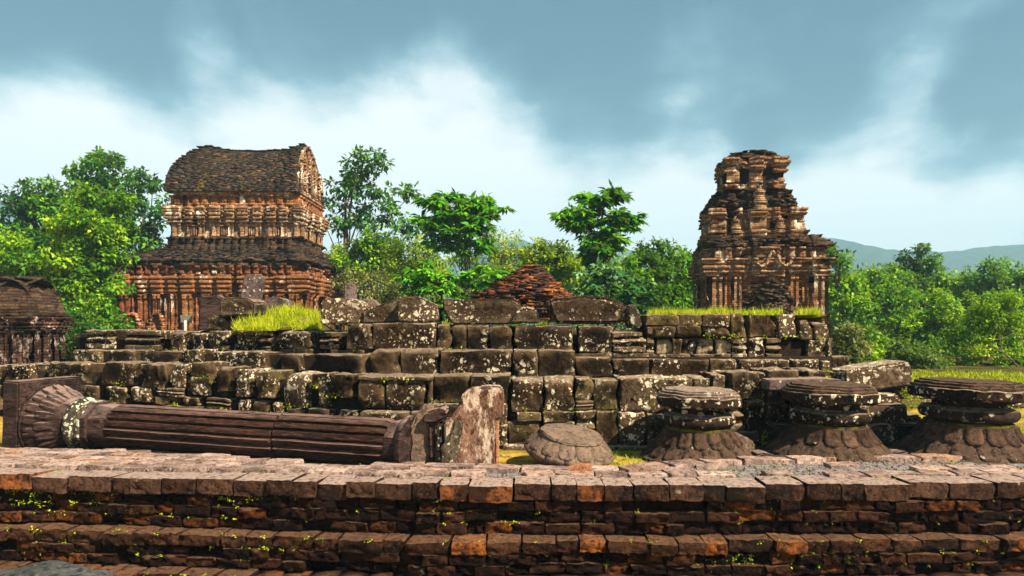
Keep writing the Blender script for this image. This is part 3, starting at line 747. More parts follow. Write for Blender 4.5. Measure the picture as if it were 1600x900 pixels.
# rough fill behind the facing blocks, stepping back
def core_box(name, poly_px, zt, zb, off, back, parent):
    V = []; Fc = []
    n = len(poly_px)
    for px in poly_px:
        d0 = dlow(px) + off
        x = WX(px, d0)
        V += [(x, d0 - 10, zb), (x, d0 - 10, zt), (x * (back / d0), back - 10, zt), (x * (back / d0), back - 10, zb)]
    for i in range(n - 1):
        a = i * 4
        Fc += [(a, a + 4, a + 5, a + 1), (a + 1, a + 5, a + 6, a + 2), (a + 2, a + 6, a + 7, a + 3)]
    Fc += [(0, 1, 2, 3), ((n - 1) * 4 + 3, (n - 1) * 4 + 2, (n - 1) * 4 + 1, (n - 1) * 4)]
    link(name, np_mesh(name, V, Fc, M['mortar']), parent)
core_box('lower_core', [-60, 60, 200, 300, 400, 480, 560, 680, 1000, 1150, 1300, 1360], 0.80, -0.4, 0.22, 14.4, plat)
core_box('middle_core', [110, 200, 300, 400, 480, 560, 680, 1000, 1150, 1300], 1.14, 0.5, 0.85, 14.3, plat)
core_box('upper_core', [125, 200, 300, 400, 480, 560, 680, 1000, 1150, 1296], 1.46, 0.9, 1.42, 14.2, plat)

# earth on top of and behind the platform
def in_poly(x, y, P):
    c = False
    for i in range(len(P)):
        (x1, y1), (x2, y2) = P[i], P[i - 1]
        if (y1 > y) != (y2 > y) and x < (x2 - x1) * (y - y1) / (y2 - y1) + x1: c = not c
    return c
def terrace_z(x, y):
    px = 800 + x / y * F
    z = 1.38 + 0.04 * mnoise.noise(Vector((x * 0.8, y * 0.8, 5)))
    # grassy mound behind the left wing and raised lawn at the right
    z += 0.16 * max(0, min(1, (px - 355) / 15, (512 - px) / 15)) + 0.30 * math.exp(-((px - 455) / 70) ** 2) * max(0, min(1, (y - 12.2) / 1.8)) * (1 if y < 18 else 0.4)
    k = max(0, min(1, (px - 985) / 30))
    z += 0.40 * k
    k2 = max(0, 1 - abs(px - 850) / 30) + max(0, 1 - abs(px - 695) / 20)
    z += 0.2 * k2
    return z
POLY = [(WX(125, 13.9), 13.9), (WX(300, 13.1), 13.1), (WX(480, 12.0), 12.0), (WX(560, 11.45), 11.45), (WX(1000, 11.2), 11.25), (WX(1150, 11.25), 11.25), (WX(1285, 11.5), 11.5), (WX(1290, 34), 34), (WX(1250, 48), 48), (WX(150, 48), 48), (WX(120, 30), 30)]
me = grid_sheet('terrace', -32, 20, 11, 48, 140, 120, terrace_z, M['earth'], keep=lambda x, y: in_poly(x, y, POLY))
link('terrace_ground', me, kind='structure')
# side bank closing the terrace sheet down to the ground
V = []; Fc = []
for (x, y) in POLY + [POLY[0]]:
    V += [(x, y, -0.2), (x, y, 1.36)]
for i in range(len(POLY)): Fc.append((2 * i, 2 * i + 2, 2 * i + 3, 2 * i + 1))
link('terrace_bank', np_mesh('terrace_bank', V, Fc, M['mortar']), kind='structure')

# ------------------------------------------------------------------ fallen column
def lathe_mesh(name, prof, seg, mat, rough=0.0, seed=0.0, freq=4.0, smooth=True, phase=0.0, modr=None, sharp=40):
    """prof = [(r, z)], closed at both ends"""
    V = []; Fc = []
    for (r, z) in prof:
        for k in range(seg):
            a = phase + 2 * PI * k / seg
            rr = r * (modr(a, z) if modr else 1)
            p = Vector((rr * math.cos(a), rr * math.sin(a), z))
            if rough: p += fbm(p, freq, seed) * rough
            V.append(p)
    m = len(prof)
    for i in range(m - 1):
        for k in range(seg):
            a = i * seg + k; b = i * seg + (k + 1) % seg
            Fc.append((a, b, b + seg, a + seg))
    Fc.append(tuple(range(seg - 1, -1, -1))); Fc.append(tuple(range((m - 1) * seg, m * seg)))
    me = bpy.data.meshes.new(name); me.from_pydata([tuple(v) for v in V], [], Fc)
    for p in me.polygons: p.use_smooth = smooth
    me.set_sharp_from_angle(angle=R(sharp)); me.materials.append(mat)
    return me

def oct_r(a, n=8, ph=0.0):      # radius of a regular polygon with inradius 1
    s = 2 * PI / n
    a = (a - ph) % s - s / 2
    return 1 / math.cos(a)

def petal_mesh(name, rfun, z0, z1, half, out, mat, seed=0, n=8, m=8, lip=0.02):
    """a carved lotus petal on a bell surface: from z1 (root) to z0 (rounded tip); half = half angle"""
    V = []; Fc = []
    for i in range(m + 1):
        s = i / m
        wd = half * (1.0 if s < 0.62 else math.sqrt(max(0.0, 1 - ((s - 0.62) / 0.385) ** 2)))
        z = z1 + (z0 - z1) * s
        for j in range(n + 1):
            u = -1 + 2 * j / n
            a = u * wd
            edge = 1 - abs(u) ** 4
            dome = out * edge * (0.35 + 0.65 * math.sin(min(1, s * 1.1) * PI * 0.5)) * (0.85 - 0.35 * math.exp(-(u * 4) ** 2))
            if i == m: dome = -lip
            if j in (0, n): dome = -lip
            r = rfun(z) + dome + 0.006 * mnoise.noise(Vector((a * 9 + seed, z * 12, seed)))
            V.append((r * math.cos(a), r * math.sin(a), z + (0.0 if i < m else -0.004)))
    for i in range(m):
        for j in range(n):
            a = i * (n + 1) + j; Fc.append((a, a + n + 1, a + n + 2, a + 1))
    me = bpy.data.meshes.new(name); me.from_pydata(V, [], Fc)
    for p in me.polygons: p.use_smooth = True
    me.materials.append(mat)
    return me

colA = Vector((-6.36, 10.02, 0.31)); colB = Vector((-1.30, 8.66, 0.215))
axis = (colB - colA).normalized()
col = thing('fallen_column', 'fallen dark purplish stone column lying along the wall with a square slab, lotus bell and ribbed shaft', 'column', colA)
col.rotation_mode = 'QUATERNION'; col.rotation_quaternion = axis.to_track_quat('Z', 'X')
LEN = (colB - colA).length
# which local angle points up: use X axis of the frame
upl = col.rotation_quaternion.inverted() @ Vector((0, 0, 1))
pha = math.atan2(upl.y, upl.x)
def local(o, ang=0.0, z=0.0): o.rotation_euler = (0, 0, ang); o.location = (0, 0, z); return o
# square base slab, sitting square to the ground
bm = bmesh.new(); bmesh.ops.create_cube(bm, size=1.0)
bmesh.ops.scale(bm, vec=(1.02, 1.02, 0.26), verts=bm.verts[:])
bmesh.ops.bevel(bm, geom=bm.edges[:], offset=0.02, segments=2, affect='EDGES')
bmesh.ops.subdivide_edges(bm, edges=bm.edges[:], cuts=4, use_grid_fill=True)
for v in bm.verts: v.co += fbm(v.co, 3, 2.0) * 0.008
me = bpy.data.meshes.new('base_slab'); bm.to_mesh(me); bm.free()
for p in me.polygons: p.use_smooth = True
me.set_sharp_from_angle(angle=R(40)); me.materials.append(M['column'])
o = local(link('base_slab', me, col), pha, -0.02); o.location += upl * 0.07
def bell_r(z): return 0.30 + 0.20 * (1 - z / 0.40) ** 0.8 if z < 0.40 else 0.30
local(link('lotus_bell', lathe_mesh('lotus_bell', [(0.02, 0.08), (0.50, 0.10), (0.515, 0.14)] + [(bell_r((k / 10) * 0.40) - 0.01, 0.14 + (k / 10) * 0.46) for k in range(11)] + [(0.02, 0.61)], 64, M['column'], 0.006), col), 0)
for row, (za, zb, ph, hw) in enumerate(((0.0, 0.27, 0, 0.175), (0.13, 0.40, 0.5, 0.175))):
    pm = petal_mesh('petal', bell_r, za + 0.005, zb, hw, 0.030 if row == 0 else 0.045, M['column'], row * 3)
    for k in range(18):
        o = link('petal', pm, col); o.rotation_euler = (0, 0, (k + ph) * 2 * PI / 18); o.location = (0, 0, 0.14)
def ring(name, prof, seg, mat, modr=None, rough=0.006, ph=0.0):
    return local(link(name, lathe_mesh(name, [(r_ * 0.84 if r_ > .06 else r_, z_) for r_, z_ in prof], seg, mat, rough, seed=rnd.random() * 9, modr=modr), col), ph)
zc = 0.60
ring('torus_ring', [(0.05, zc), (0.37, zc), (0.42, zc + 0.05), (0.43, zc + 0.10), (0.41, zc + 0.15), (0.36, zc + 0.18), (0.05, zc + 0.18)], 48, M['mossrock'], rough=0.012)
m8 = lambda a, z: oct_r(a, 8, pha + PI / 8)
ring('octagonal_ring', [(0.05, zc + 0.17), (0.355, zc + 0.18), (0.375, zc + 0.22), (0.375, zc + 0.27), (0.34, zc + 0.28), (0.05, zc + 0.28)], 64, M['mossrock'], m8)
ring('octagonal_ring', [(0.05, zc + 0.285), (0.36, zc + 0.285), (0.365, zc + 0.36), (0.33, zc + 0.38), (0.05, zc + 0.38)], 64, M['column'], m8)
ring('octagonal_collar', [(0.05, zc + 0.37), (0.325, zc + 0.375), (0.325, zc + 0.60), (0.28, zc + 0.66), (0.05, zc + 0.66)], 64, M['column'], m8)
def flute(a, z):
    # eight sides, each cut with stepped ribs
    k = (a - pha) / (2 * PI) * 16
    f = k - math.floor(k)
    rib = (0.07 - 0.09 * f) if f < 0.62 else (-0.15 if f < 0.94 else 0.0)
    return 1.0 + rib + 0.012 * mnoise.noise(Vector((a * 3, z * 2, 0)))
z0s = zc + 0.52; z1s = LEN - 0.02
zcrk = z0s + (z1s - z0s) * 0.62
def shaft_prof(a, b, bev0, bev1):
    return [(r_ * 0.83 if r_ > .06 else r_, z_) for r_, z_ in shaft_prof_(a, b, bev0, bev1)]
def shaft_prof_(a, b, bev0, bev1):
    n = 14
    pr = [(0.02, a)]
    if bev0: pr += [(0.27, a), (0.325, a + 0.16)]
    else: pr += [(0.318, a), (0.328, a + 0.012)]
    s0 = pr[-1][1]; s1 = b - (0.16 if bev1 else 0.012)
    pr += [(0.328, s0 + (s1 - s0) * k / n) for k in range(1, n + 1)]
    pr += [(0.318 if not bev1 else 0.27, b), (0.02, b)]
    return pr
local(link('shaft', lathe_mesh('shaft', shaft_prof(z0s, zcrk - 0.006, True, False), 312, M['shaft'], 0.006, 3.0, modr=flute, sharp=25), col), 0)
o = local(link('shaft', lathe_mesh('shaft', shaft_prof(zcrk + 0.012, z1s, False, True), 312, M['shaft'], 0.006, 7.0, modr=flute, sharp=25), col), 0)
o.location = (0.006, -0.008, 0)
ring('end_collar', [(0.05, z1s - 0.10), (0.30, z1s - 0.10), (0.325, z1s - 0.03), (0.32, z1s + 0.05), (0.05, z1s + 0.06)], 48, M['column'], m8, rough=0.015)

ring('end_ring', [(0.05, z1s + 0.04), (0.36, z1s + 0.045), (0.40, z1s + 0.09), (0.40, z1s + 0.13), (0.35, z1s + 0.17), (0.05, z1s + 0.18)], 48, M['column'], rough=0.02)
# broken capital beside the end of the shaft
cap = thing('carved_capital', 'broken carved column capital with mossy ribs between ribbed shaft and white flaked pillar', 'carved stone', (WX(680, 8.6), 8.75, -0.05))
def cap_part(name, pts, dd, th, mat, rough=0.02):
    o = outline_solid(name, pts, dd, th, mat, rough=rough, cuts=2)
    o.parent = cap; o.location -= cap.location
    return o
cap_part('scroll_block', [(641, 728), (640, 676), (648, 648), (660, 636), (672, 640), (678, 650), (684, 668), (676, 700), (676, 728)], 8.55, 0.42, M['pale_block'], 0.035)
cap_part('rib', [(668, 728), (668, 660), (677, 654), (678, 728)], 8.50, 0.35, M['column'])
cap_part('rib', [(679, 728), (680, 662), (690, 660), (690, 728)], 8.47, 0.35, M['mossrock'])
cap_part('volute', [(660, 655), (666, 644), (680, 640), (698, 643), (696, 656), (682, 664), (664, 662)], 8.44, 0.4, M['column'], 0.035)

# upright broken pillar
pil = thing('broken_pillar', 'upright broken pillar of reddish stone with white flaking patches and a right edge painted orange as sunlit', 'pillar', (WX(738, 8.5), 8.6, -0.05))
def pil_part(name, pts, dd, th, mat, rough=0.022, cuts=3):
    o = outline_solid(name, pts, dd, th, mat, rough=rough, cuts=cuts, bevel=0.018)
    o.parent = pil; o.location -= pil.location
    return o
pil_part('pillar_body', [(694, 733), (695, 662), (703, 654), (712, 640), (722, 630), (722, 618), (736, 608), (760, 606), (785, 607), (786, 652), (776, 660), (772, 733)], 8.42, 0.42, M['pillar'])
pil_part('carved_edge', [(690, 728), (691, 700), (700, 690), (706, 660), (716, 652), (724, 664), (718, 690), (716, 728)], 8.38, 0.12, M['mossrock'], 0.035)
pil_part('side_fillet', [(766, 733), (766, 664), (771, 660), (773, 664), (772, 733)], 8.52, 0.30, M['orange_brick_lit_edge'], 0.008)  # orange here paints sunlight on the right edge into the colour
pil_part('side_fillet', [(773, 733), (773, 662), (779, 656), (779, 733)], 8.60, 0.26, M['orange_brick_lit_edge'], 0.008)

# ------------------------------------------------------------------ lotus pedestals
def pedestal(px0, px1, py_base, top0, top1, py_top, label, seed, mats=('pedestal', 'pedestal_dark', 'pedestal_dark'), squash=1.0, rot=0.0):
    pxc = (px0 + px1) / 2
    df = (EYE + 0.02) * F / (py_base - HOR)                 # distance of the front of the foot
    for _ in range(4):
        rb = (px1 - px0) / 2 / F * (df + (px1 - px0) / 2 / F * df)
        d = df + rb
    d = df + rb
    rt = (top1 - top0) / 2 / F * d
    pxt = (top0 + top1) / 2
    th = WZ(py_top, d - rt) + 0.04                          # height of the top
    t = thing('lotus_pedestal', label, 'pedestal', (WX((pxc + pxt) / 2, d), d, -0.04), rot, 'lotus pedestals along the back of the wall')
    hb = th * 0.42
    def rf(z):
        s = max(0, min(1, z / hb)); return rt * 0.82 + (rb - rt * 0.82) * (1 - s) ** 1.6 - 0.02
    prof = [(0.05, 0), (rb * 0.97, 0.0), (rb * 0.985, 0.02)] + [(rf(hb * k / 10), hb * k / 10) for k in range(1, 11)] + [(0.05, hb + 0.005)]
    link('lotus_base', lathe_mesh('lotus_base', prof, 72, M[mats[0]], 0.012, seed), t)
    nP = 16
    for row, (za, zb, ph) in enumerate(((0.015, hb * 0.62, 0.5), (hb * 0.45, hb * 0.98, 0.0))):
        pm = petal_mesh('petal', rf, za, zb, PI / nP * 1.0, 0.036 + 0.012 * row, M[mats[0]], seed + row)
        for k in range(nP):
            o = link('petal', pm, t); o.rotation_euler = (0, 0, (k + ph) * 2 * PI / nP)
    r1 = rt * 0.62
    z = hb
    H = th - hb
    link('lower_neck', lathe_mesh('lower_neck', [(0.05, z - 0.01), (r1 * 1.2, z), (r1 * 1.2, z + H * 0.05), (r1, z + H * 0.08), (r1, z + H * 0.13), (0.05, z + H * 0.14)], 56, M['mossledge'], 0.008, seed), t)
    link('torus', lathe_mesh('torus', [(0.05, z + H * 0.08), (r1, z + H * 0.09)] + [(rt * 0.72 + H * 0.13 * math.cos(a), z + H * 0.24 + H * 0.14 * math.sin(a)) for a in [(-75 + 150 * k / 10) * PI / 180 for k in range(11)]] + [(r1, z + H * 0.385), (0.05, z + H * 0.39)], 64, M[mats[1]], 0.016, seed + 1, freq=3), t)
    link('upper_neck', lathe_mesh('upper_neck', [(0.05, z + H * 0.37), (r1 * 1.06, z + H * 0.38), (r1 * 0.98, z + H * 0.42), (r1 * 0.96, z + H * 0.50), (r1 * 1.12, z + H * 0.55), (0.05, z + H * 0.58)], 56, M[mats[1]], 0.01, seed), t)
    ri = rt * 0.955
    oc = lambda a, zz_: 0.15 + 0.85 * oct_r(a, 8, PI / 8 + PI / 8)
    link('top_slab', lathe_mesh('top_slab', [(0.05, z + H * 0.54), (ri * 0.80, z + H * 0.545), (ri * 0.95, z + H * 0.585), (ri, z + H * 0.62), (ri * 1.005, z + H * 0.72), (ri, z + H * 0.81), (ri * 0.975, z + H * 0.83), (ri * 0.90, z + H * 0.84)], 96, M[mats[2]], 0.016, seed + 2, modr=oc, freq=5), t)
    link('top_moulding', lathe_mesh('top_moulding', [(0.05, z + H * 0.82), (ri * 0.955, z + H * 0.835), (ri * 0.955, z + H * 0.885), (ri * 0.90, z + H * 0.90), (ri * 0.89, z + H * 0.95), (ri * 0.82, z + H * 0.965), (ri * 0.81, z + H * 0.995), (ri * 0.6, z + H * 0.998), (0.05, z + H)], 96, M['stele'] if seed < 20 else M['pedestal'], 0.010, seed + 3, modr=oc, freq=5), t)
    t.rotation_euler = (rnd.gauss(0, .012), rnd.gauss(0, .015), rot)
    return t
pedestal(998, 1181, 729, 1024, 1157, 613, 'lotus pedestal left of the other upright two with a grey white spotted octagonal top', 5.0, rot=0.2)
pedestal(1190, 1400, 727, 1221, 1366, 605, 'middle lotus pedestal with a reddish brown top slab', 45.0, rot=0.05)
pedestal(1404, 1618, 727, 1428, 1593, 600, 'lotus pedestal at the right edge with a broad blackened spotted top', 25.0, rot=0.35)

# fragment: low tilted lotus stone
frag = thing('lotus_fragment', 'low tilted pale brown lotus base fragment lying between the pillar and the pedestals', 'carved stone', (WX(886, 8.75), 8.72, 0.02))
frag.rotation_euler = (R(10), R(5), 0.3)
rbf = 0.50
def rff(z): return 0.36 + 0.17 * max(0, 1 - abs(z - 0.12) / 0.2)
link('fragment_body', lathe_mesh('fragment_body', [(0.05, -0.10), (0.34, -0.08), (0.42, 0.0)] + [(rff(z_) - 0.012, z_) for z_ in (0.05, 0.09, 0.12, 0.16, 0.2, 0.25, 0.29)] + [(0.39, 0.30), (0.38, 0.325), (0.30, 0.33), (0.05, 0.345)], 56, M['pale_block'], 0.03, 3.0, freq=2.5), frag)
pm = petal_mesh('petal', rff, 0.03, 0.20, PI / 14 * 1.05, 0.028, M['pale_block'], 2)
pm2 = petal_mesh('petal', rff, 0.14, 0.29, PI / 14 * 1.05, 0.030, M['pale_block'], 4)
for k in range(14):
    for q, mm in ((0, pm), (0.5, pm2)):
        o = link('petal', mm, frag); o.rotation_euler = (0, 0, (k + q) * 2 * PI / 14)
o = outline_solid('broken_brick', [(883, 742), (884, 735), (912, 726), (924, 727), (926, 735), (900, 745)], 8.0, 0.16, M['orange_brick_lit_edge'], rough=0.012, cuts=1, bevel=0.01)
tag(o, 'single loose orange brown brick lying on the wall top before the tilted lotus fragment', 'brick')
o = outline_solid('broken_stone', [(1181, 728), (1182, 711), (1192, 707), (1212, 712), (1214, 728)], 8.9, 0.3, M['column'], rough=0.012, cuts=1)
tag(o, 'small angular dark stone wedged between the left and middle upright pedestals', 'stone')
o = outline_solid('broken_stone', [(1398, 722), (1399, 709), (1420, 706), (1430, 722)], 9.1, 0.3, M['column'], rough=0.012, cuts=1)
tag(o, 'small dark stone wedged between the middle and right edge pedestals', 'stone')
o = outline_solid('paving_block', [(1140, 705), (1143, 684), (1165, 681), (1180, 690), (1181, 712), (1150, 715)], 9.3, 0.5, M['pale_block'], rough=0.015, cuts=2)
tag(o, 'low grey brown block behind the right side of the grey topped pedestal', 'stone block')
o = outline_solid('reddish_block', [(1200, 690), (1202, 664), (1240, 666), (1243, 690)], 9.75, 0.5, M['column'], rough=0.015, cuts=2, yaw=-0.3)
tag(o, 'reddish low block standing in the grass behind the left of the middle pedestal', 'stone block')

# leaning blocks, right end of the platform
def single(name, label, cat, *a, **k):
    return tag(outline_solid(name, *a, **k), label, cat)
single('leaning_slab', 'long thick stone slab tilted up to the right at the right end of the platform', 'stone block',
       [(1320, 580), (1340, 576), (1420, 564), (1428, 575), (1427, 603), (1330, 614), (1318, 606)], 10.55, 0.6, M['blotched'], rough=0.02, cuts=3, bevel=0.03)
single('flat_slab', 'flat pale topped slab with a notch lying in front of the right wing', 'stone block',
       [(1200, 610), (1202, 594), (1298, 592), (1320, 594), (1320, 613)], 9.72, 0.62, M['stele'], rough=0.01, cuts=3, bevel=0.015)
single('round_topped_stone', 'small lichen spotted stone directly under the tilted slab', 'stone block',
       [(1362, 634), (1364, 620), (1376, 616), (1404, 617), (1414, 632)], 10.35, 0.5, M['blotched'], rough=0.02, cuts=2)
single('squared_block', 'white spotted squared block under the lichen spotted stone, right of the middle pedestal', 'stone block',
       [(1338, 668), (1340, 640), (1358, 633), (1418, 632), (1421, 660), (1419, 664)], 10.2, 0.6, M['loose'], rough=0.016, cuts=3)
single('mossy_block', 'low mossy block at the foot of the white spotted squared block', 'stone block',
       [(1354, 692), (1355, 668), (1372, 665), (1402, 665), (1405, 690)], 10.0, 0.5, M['platform'], rough=0.016, cuts=2)
single('low_ledge_stone', 'low dark ledge stone between the mossy block and the right edge pedestal', 'stone block',
       [(1404, 690), (1406, 662), (1452, 662), (1455, 692)], 10.1, 0.6, M['column'], rough=0.014, cuts=2)
single('low_step_stone', 'thin dark step stone lying on the ledge stone left of the right edge pedestal', 'stone block',
       [(1420, 661), (1421, 650), (1440, 649), (1441, 661)], 10.3, 0.5, M['platform'], rough=0.012, cuts=2)
# loose stones on top of the platform
single('moulded_block', 'moulded block with white lichen blobs at the right edge of the grassy mound', 'stone block',
       [(500, 507), (501, 470), (515, 466), (545, 466), (560, 470), (568, 480), (566, 507)], 11.65, 0.6, M['blotched'], rough=0.02, cuts=3)
single('sloping_slab', 'slab with a pale sloping upper face beside the pentagonal block', 'stone block',
       [(566, 504), (566, 485), (580, 479), (622, 467), (624, 504)], 11.6, 0.7, M['loose'], rough=0.014, cuts=3)
single('pentagonal_block', 'pointed pentagonal block heavily blotched with cream lichen', 'stone block',
       [(620, 504), (621, 468), (634, 463), (656, 464), (684, 478), (686, 503)], 11.3, 0.6, M['blotched'], rough=0.016, cuts=3)
single('long_beam_block', 'long dark beam of stone left of the grassy gap on the platform top', 'stone block',
       [(700, 498), (692, 484), (691, 467), (735, 467), (800, 468), (818, 480), (816, 506), (706, 507)], 11.3, 0.6, M['loose'], rough=0.016, cuts=3)
single('broken_wedge', 'broken wedge of stone at the right end of the long dark beam', 'stone block',
       [(800, 506), (806, 488), (822, 478), (840, 482), (845, 504)], 11.15, 0.4, M['loose'], rough=0.03, cuts=2)
single('great_round_block', 'largest block on the platform top, long with rounded ends and a mossy right tip', 'stone block',
       [(868, 506), (858, 488), (855, 468), (872, 464), (930, 463), (955, 466), (978, 476), (990, 488), (988, 505)], 11.2, 0.7, M['loose'], rough=0.03, cuts=3, bevel=0.05)
single('mossy_stone', 'small yellow green mossy stone at the right tip of the largest top block', 'stone',
       [(984, 512), (980, 478), (990, 474), (1000, 486), (1004, 512)], 11.1, 0.5, M['mossrock'], rough=0.03, cuts=2)
single('square_block', 'dark square block on stacked mouldings before the left temple', 'stone block',
       [(344, 494), (343, 470), (352, 465), (388, 466), (397, 472), (396, 492)], 13.15, 0.7, M['loose'], rough=0.016, cuts=3)
for lb, P_ in (('left dark moulded stone carrying the square block before the left temple', [(322, 516), (324, 496), (334, 492), (354, 493), (356, 516)]),
               ('right dark moulded stone carrying the square block before the left temple', [(357, 516), (358, 494), (390, 492), (398, 500), (396, 516)])):
    single('moulded_stone', lb, 'stone block', P_, 13.2, 0.6, M['platform'], rough=0.022, cuts=3)
single('inscribed_slab', 'tall upright dark slab with rounded top left of the square block', 'standing stone',
       [(309, 517), (312, 466), (316, 461), (340, 461), (347, 466), (346, 517)], 14.0, 0.25, M['column'], rough=0.01, cuts=3)
single('tilted_slab', 'tilted grey standing slab rising above the square block', 'standing stone',
       [(373, 470), (380, 431), (384, 428), (408, 430), (410, 436), (402, 474)], 14.1, 0.25, M['stele'], rough=0.01, cuts=3)
single('standing_stone', 'small dark upright stone at the far right corner of the left temple', 'standing stone',
       [(536, 478), (537, 441), (552, 443), (553, 480)], 13.8, 0.3, M['stele'], rough=0.012, cuts=2)
single('rounded_boulder', 'rounded stone mostly hidden behind the moulded block and pale sloping slab', 'stone',
       [(555, 486), (560, 468), (578, 466), (590, 478), (590, 486)], 12.3, 0.5, M['pale_block'], rough=0.03, cuts=2)
single('grey_slab_stone', 'grey block in the grass just right of the tilted grey standing slab', 'stone',
       [(405, 488), (407, 470), (425, 463), (445, 468), (448, 488)], 14.9, 0.5, M['stele'], rough=0.03, cuts=2)
o = rock('grass_stone', 405, 427, 503, 518, 12.75, M['platform'], 0.8); tag(o, 'little dark stone on the front edge of the grassy mound', 'stone')
o = rock('grass_stone', 455, 500, 496, 514, 12.9, M['pale_block'], 0.6); tag(o, 'low pale brown stone half sunk in the bright grass mound', 'stone')
o = rock('boulder', -70, 185, 899, 955, 6.3, M['rock'], 0.5, 0.35); tag(o, 'smooth grey boulder at the bottom left corner before the brick wall', 'boulder')

# small sign board before the left temple
sg = thing('sign_board', 'small grey blank sign board on a white post before the left temple', 'sign', (WX(291, 14.3), 14.3, WZ(516, 14.3)))
def box_part(name, c, s, mat, parent, bev=0.004):
    bm = bmesh.new(); bmesh.ops.create_cube(bm, size=1.0); bmesh.ops.scale(bm, vec=s, verts=bm.verts[:])
    bmesh.ops.bevel(bm, geom=bm.edges[:], offset=bev, segments=2, affect='EDGES')
    me = bpy.data.meshes.new(name); bm.to_mesh(me); bm.free(); me.materials.append(mat)
    o = link(name, me, parent); o.location = c; return o
o = box_part('panel', (0.0, 0, 0.22), (0.225, 0.012, 0.15), M['metal'], sg); o.rotation_euler = (0.25, 0, 0)
box_part('post', (-0.005, -0.03, 0.06), (0.04, 0.03, 0.26), M['white'], sg)

# low retaining wall with lawn behind it, far right
lw = thing('low_wall', 'low dark stone garden wall topped with bright turf behind the right edge pedestal', 'wall', (WX(1500, 15), 15.0, 0))
x = WX(1405, 15); n = 0
lwv = [brick_mesh(k * 4.3 + 300, nx=5, ny=2, nz=2, mat=M['platform'], rough=0.05) for k in range(5)]
for zt, hh in ((0.40, 0.10), (0.30, 0.16), (0.14, 0.18)):
    x = WX(1400, 15) + rnd.random() * 0.2
    while x < 14:
        L = rnd.uniform(0.45, 0.9)
        child_at('stone', rnd.choice(lwv), lw, (x + L / 2, 15.0 + rnd.gauss(0, 0.02), zt - hh / 2), (0, 0, rnd.gauss(0, .02)), (L * .98, 0.4, hh * .97))
        x += L
def lawn_z(x, y): return 0.40 + 0.03 * mnoise.noise(Vector((x, y, 3)))
link('lawn', grid_sheet('lawn', WX(1405, 15.0), 40, 15.0, 60, 40, 60, lawn_z, M['earth']), kind='structure')

# ------------------------------------------------------------------ temples
def side_frames(x0, x1, y0, y1):
    """four sides as (origin, unit tangent, length, outward normal)"""
    return {'front': ((x0, y0), (1, 0), x1 - x0, (0, -1)), 'right': ((x1, y0), (0, 1), y1 - y0, (1, 0)),
            'back': ((x1, y1), (-1, 0), x1 - x0, (0, 1)), 'left': ((x0, y1), (0, -1), y1 - y0, (-1, 0))}

def lay(bx, frame, za, zb, off, bl=0.28, bh=0.085, u0=0.0, u1=None, thick=0.30, jit=0.012, miss=0.0, offn=0.0, seed=0.0, ends=True, damage=0.0):
    """lay courses of bricks on one side between za and zb; off(z,u) = outward projection"""
    (ox, oy), (tx, ty), L, (nx_, ny_) = frame
    if u1 is None: u1 = L
    nC = max(1, round((zb - za) / bh)); h = (zb - za) / nC
    for c in range(nC):
        z = za + (c + 0.5) * h
        e0 = off(z, u0) if ends else 0.0
        u = u0 - e0 - (rnd.random() * bl if ends else 0)
        stop = u1 + e0
        while u < stop - 1e-4:
            l = bl * rnd.uniform(0.7, 1.3)
            a = max(u, u0 - e0); b = min(u + l, stop)
            u += l
            if b - a < 0.02: continue
            m_ = (a + b) / 2
            o = off(z, m_)
            px = ox + tx * m_; py = oy + ty * m_
            dm = mnoise.noise(Vector((px * 0.9 + seed, py * 0.9, z * 1.1))) + 0.5 * mnoise.noise(Vector((px * 2.6 + seed, py * 2.6, z * 3)))
            o += rnd.gauss(0, jit) - max(0.0, dm - 0.25) * damage
            if rnd.random() < miss: continue
            cc = o - thick / 2
            bx.add((px + nx_ * cc, py + ny_ * cc, z), (b - a - 0.006, thick, h * 0.93), (tx, ty))

def solid_box(name, x0, x1, y0, y1, z0, z1, mat, parent):
    V = [(x, y, z) for z in (z0, z1) for (x, y) in ((x0, y0), (x1, y0), (x1, y1), (x0, y1))]
    return link(name, np_mesh(name, V, CF, mat), parent)

def tube(bm, a, b, ra, rb, seg=8, bend=0.0, seed=0.0, n=5):
    a = Vector(a); b = Vector(b); ax = b - a
    q = ax.to_track_quat('Z', 'X')
    rings = []
    for i in range(n + 1):
        t_ = i / n; r = ra + (rb - ra) * t_
        c = a + ax * t_ + mnoise.noise_vector(Vector((seed, t_ * 2.1, seed * .3))) * bend * math.sin(t_ * PI)
        rings.append([bm.verts.new(c + q @ Vector((r * math.cos(2 * PI * k / seg), r * math.sin(2 * PI * k / seg), 0))) for k in range(seg)])
    for i in range(n):
        for k in range(seg):
            bm.faces.new((rings[i][k], rings[i][(k + 1) % seg], rings[i + 1][(k + 1) % seg], rings[i + 1][k]))

def qnoise(x, y, z, a=0.17, b=0.085, seed=0.0):
    v = Vector((math.floor(x / a) * 0.37 + seed, math.floor(y / a) * 0.37, math.floor(z / b) * 0.29))
    return mnoise.noise(v) + 0.45 * mnoise.noise(v * 3.1)

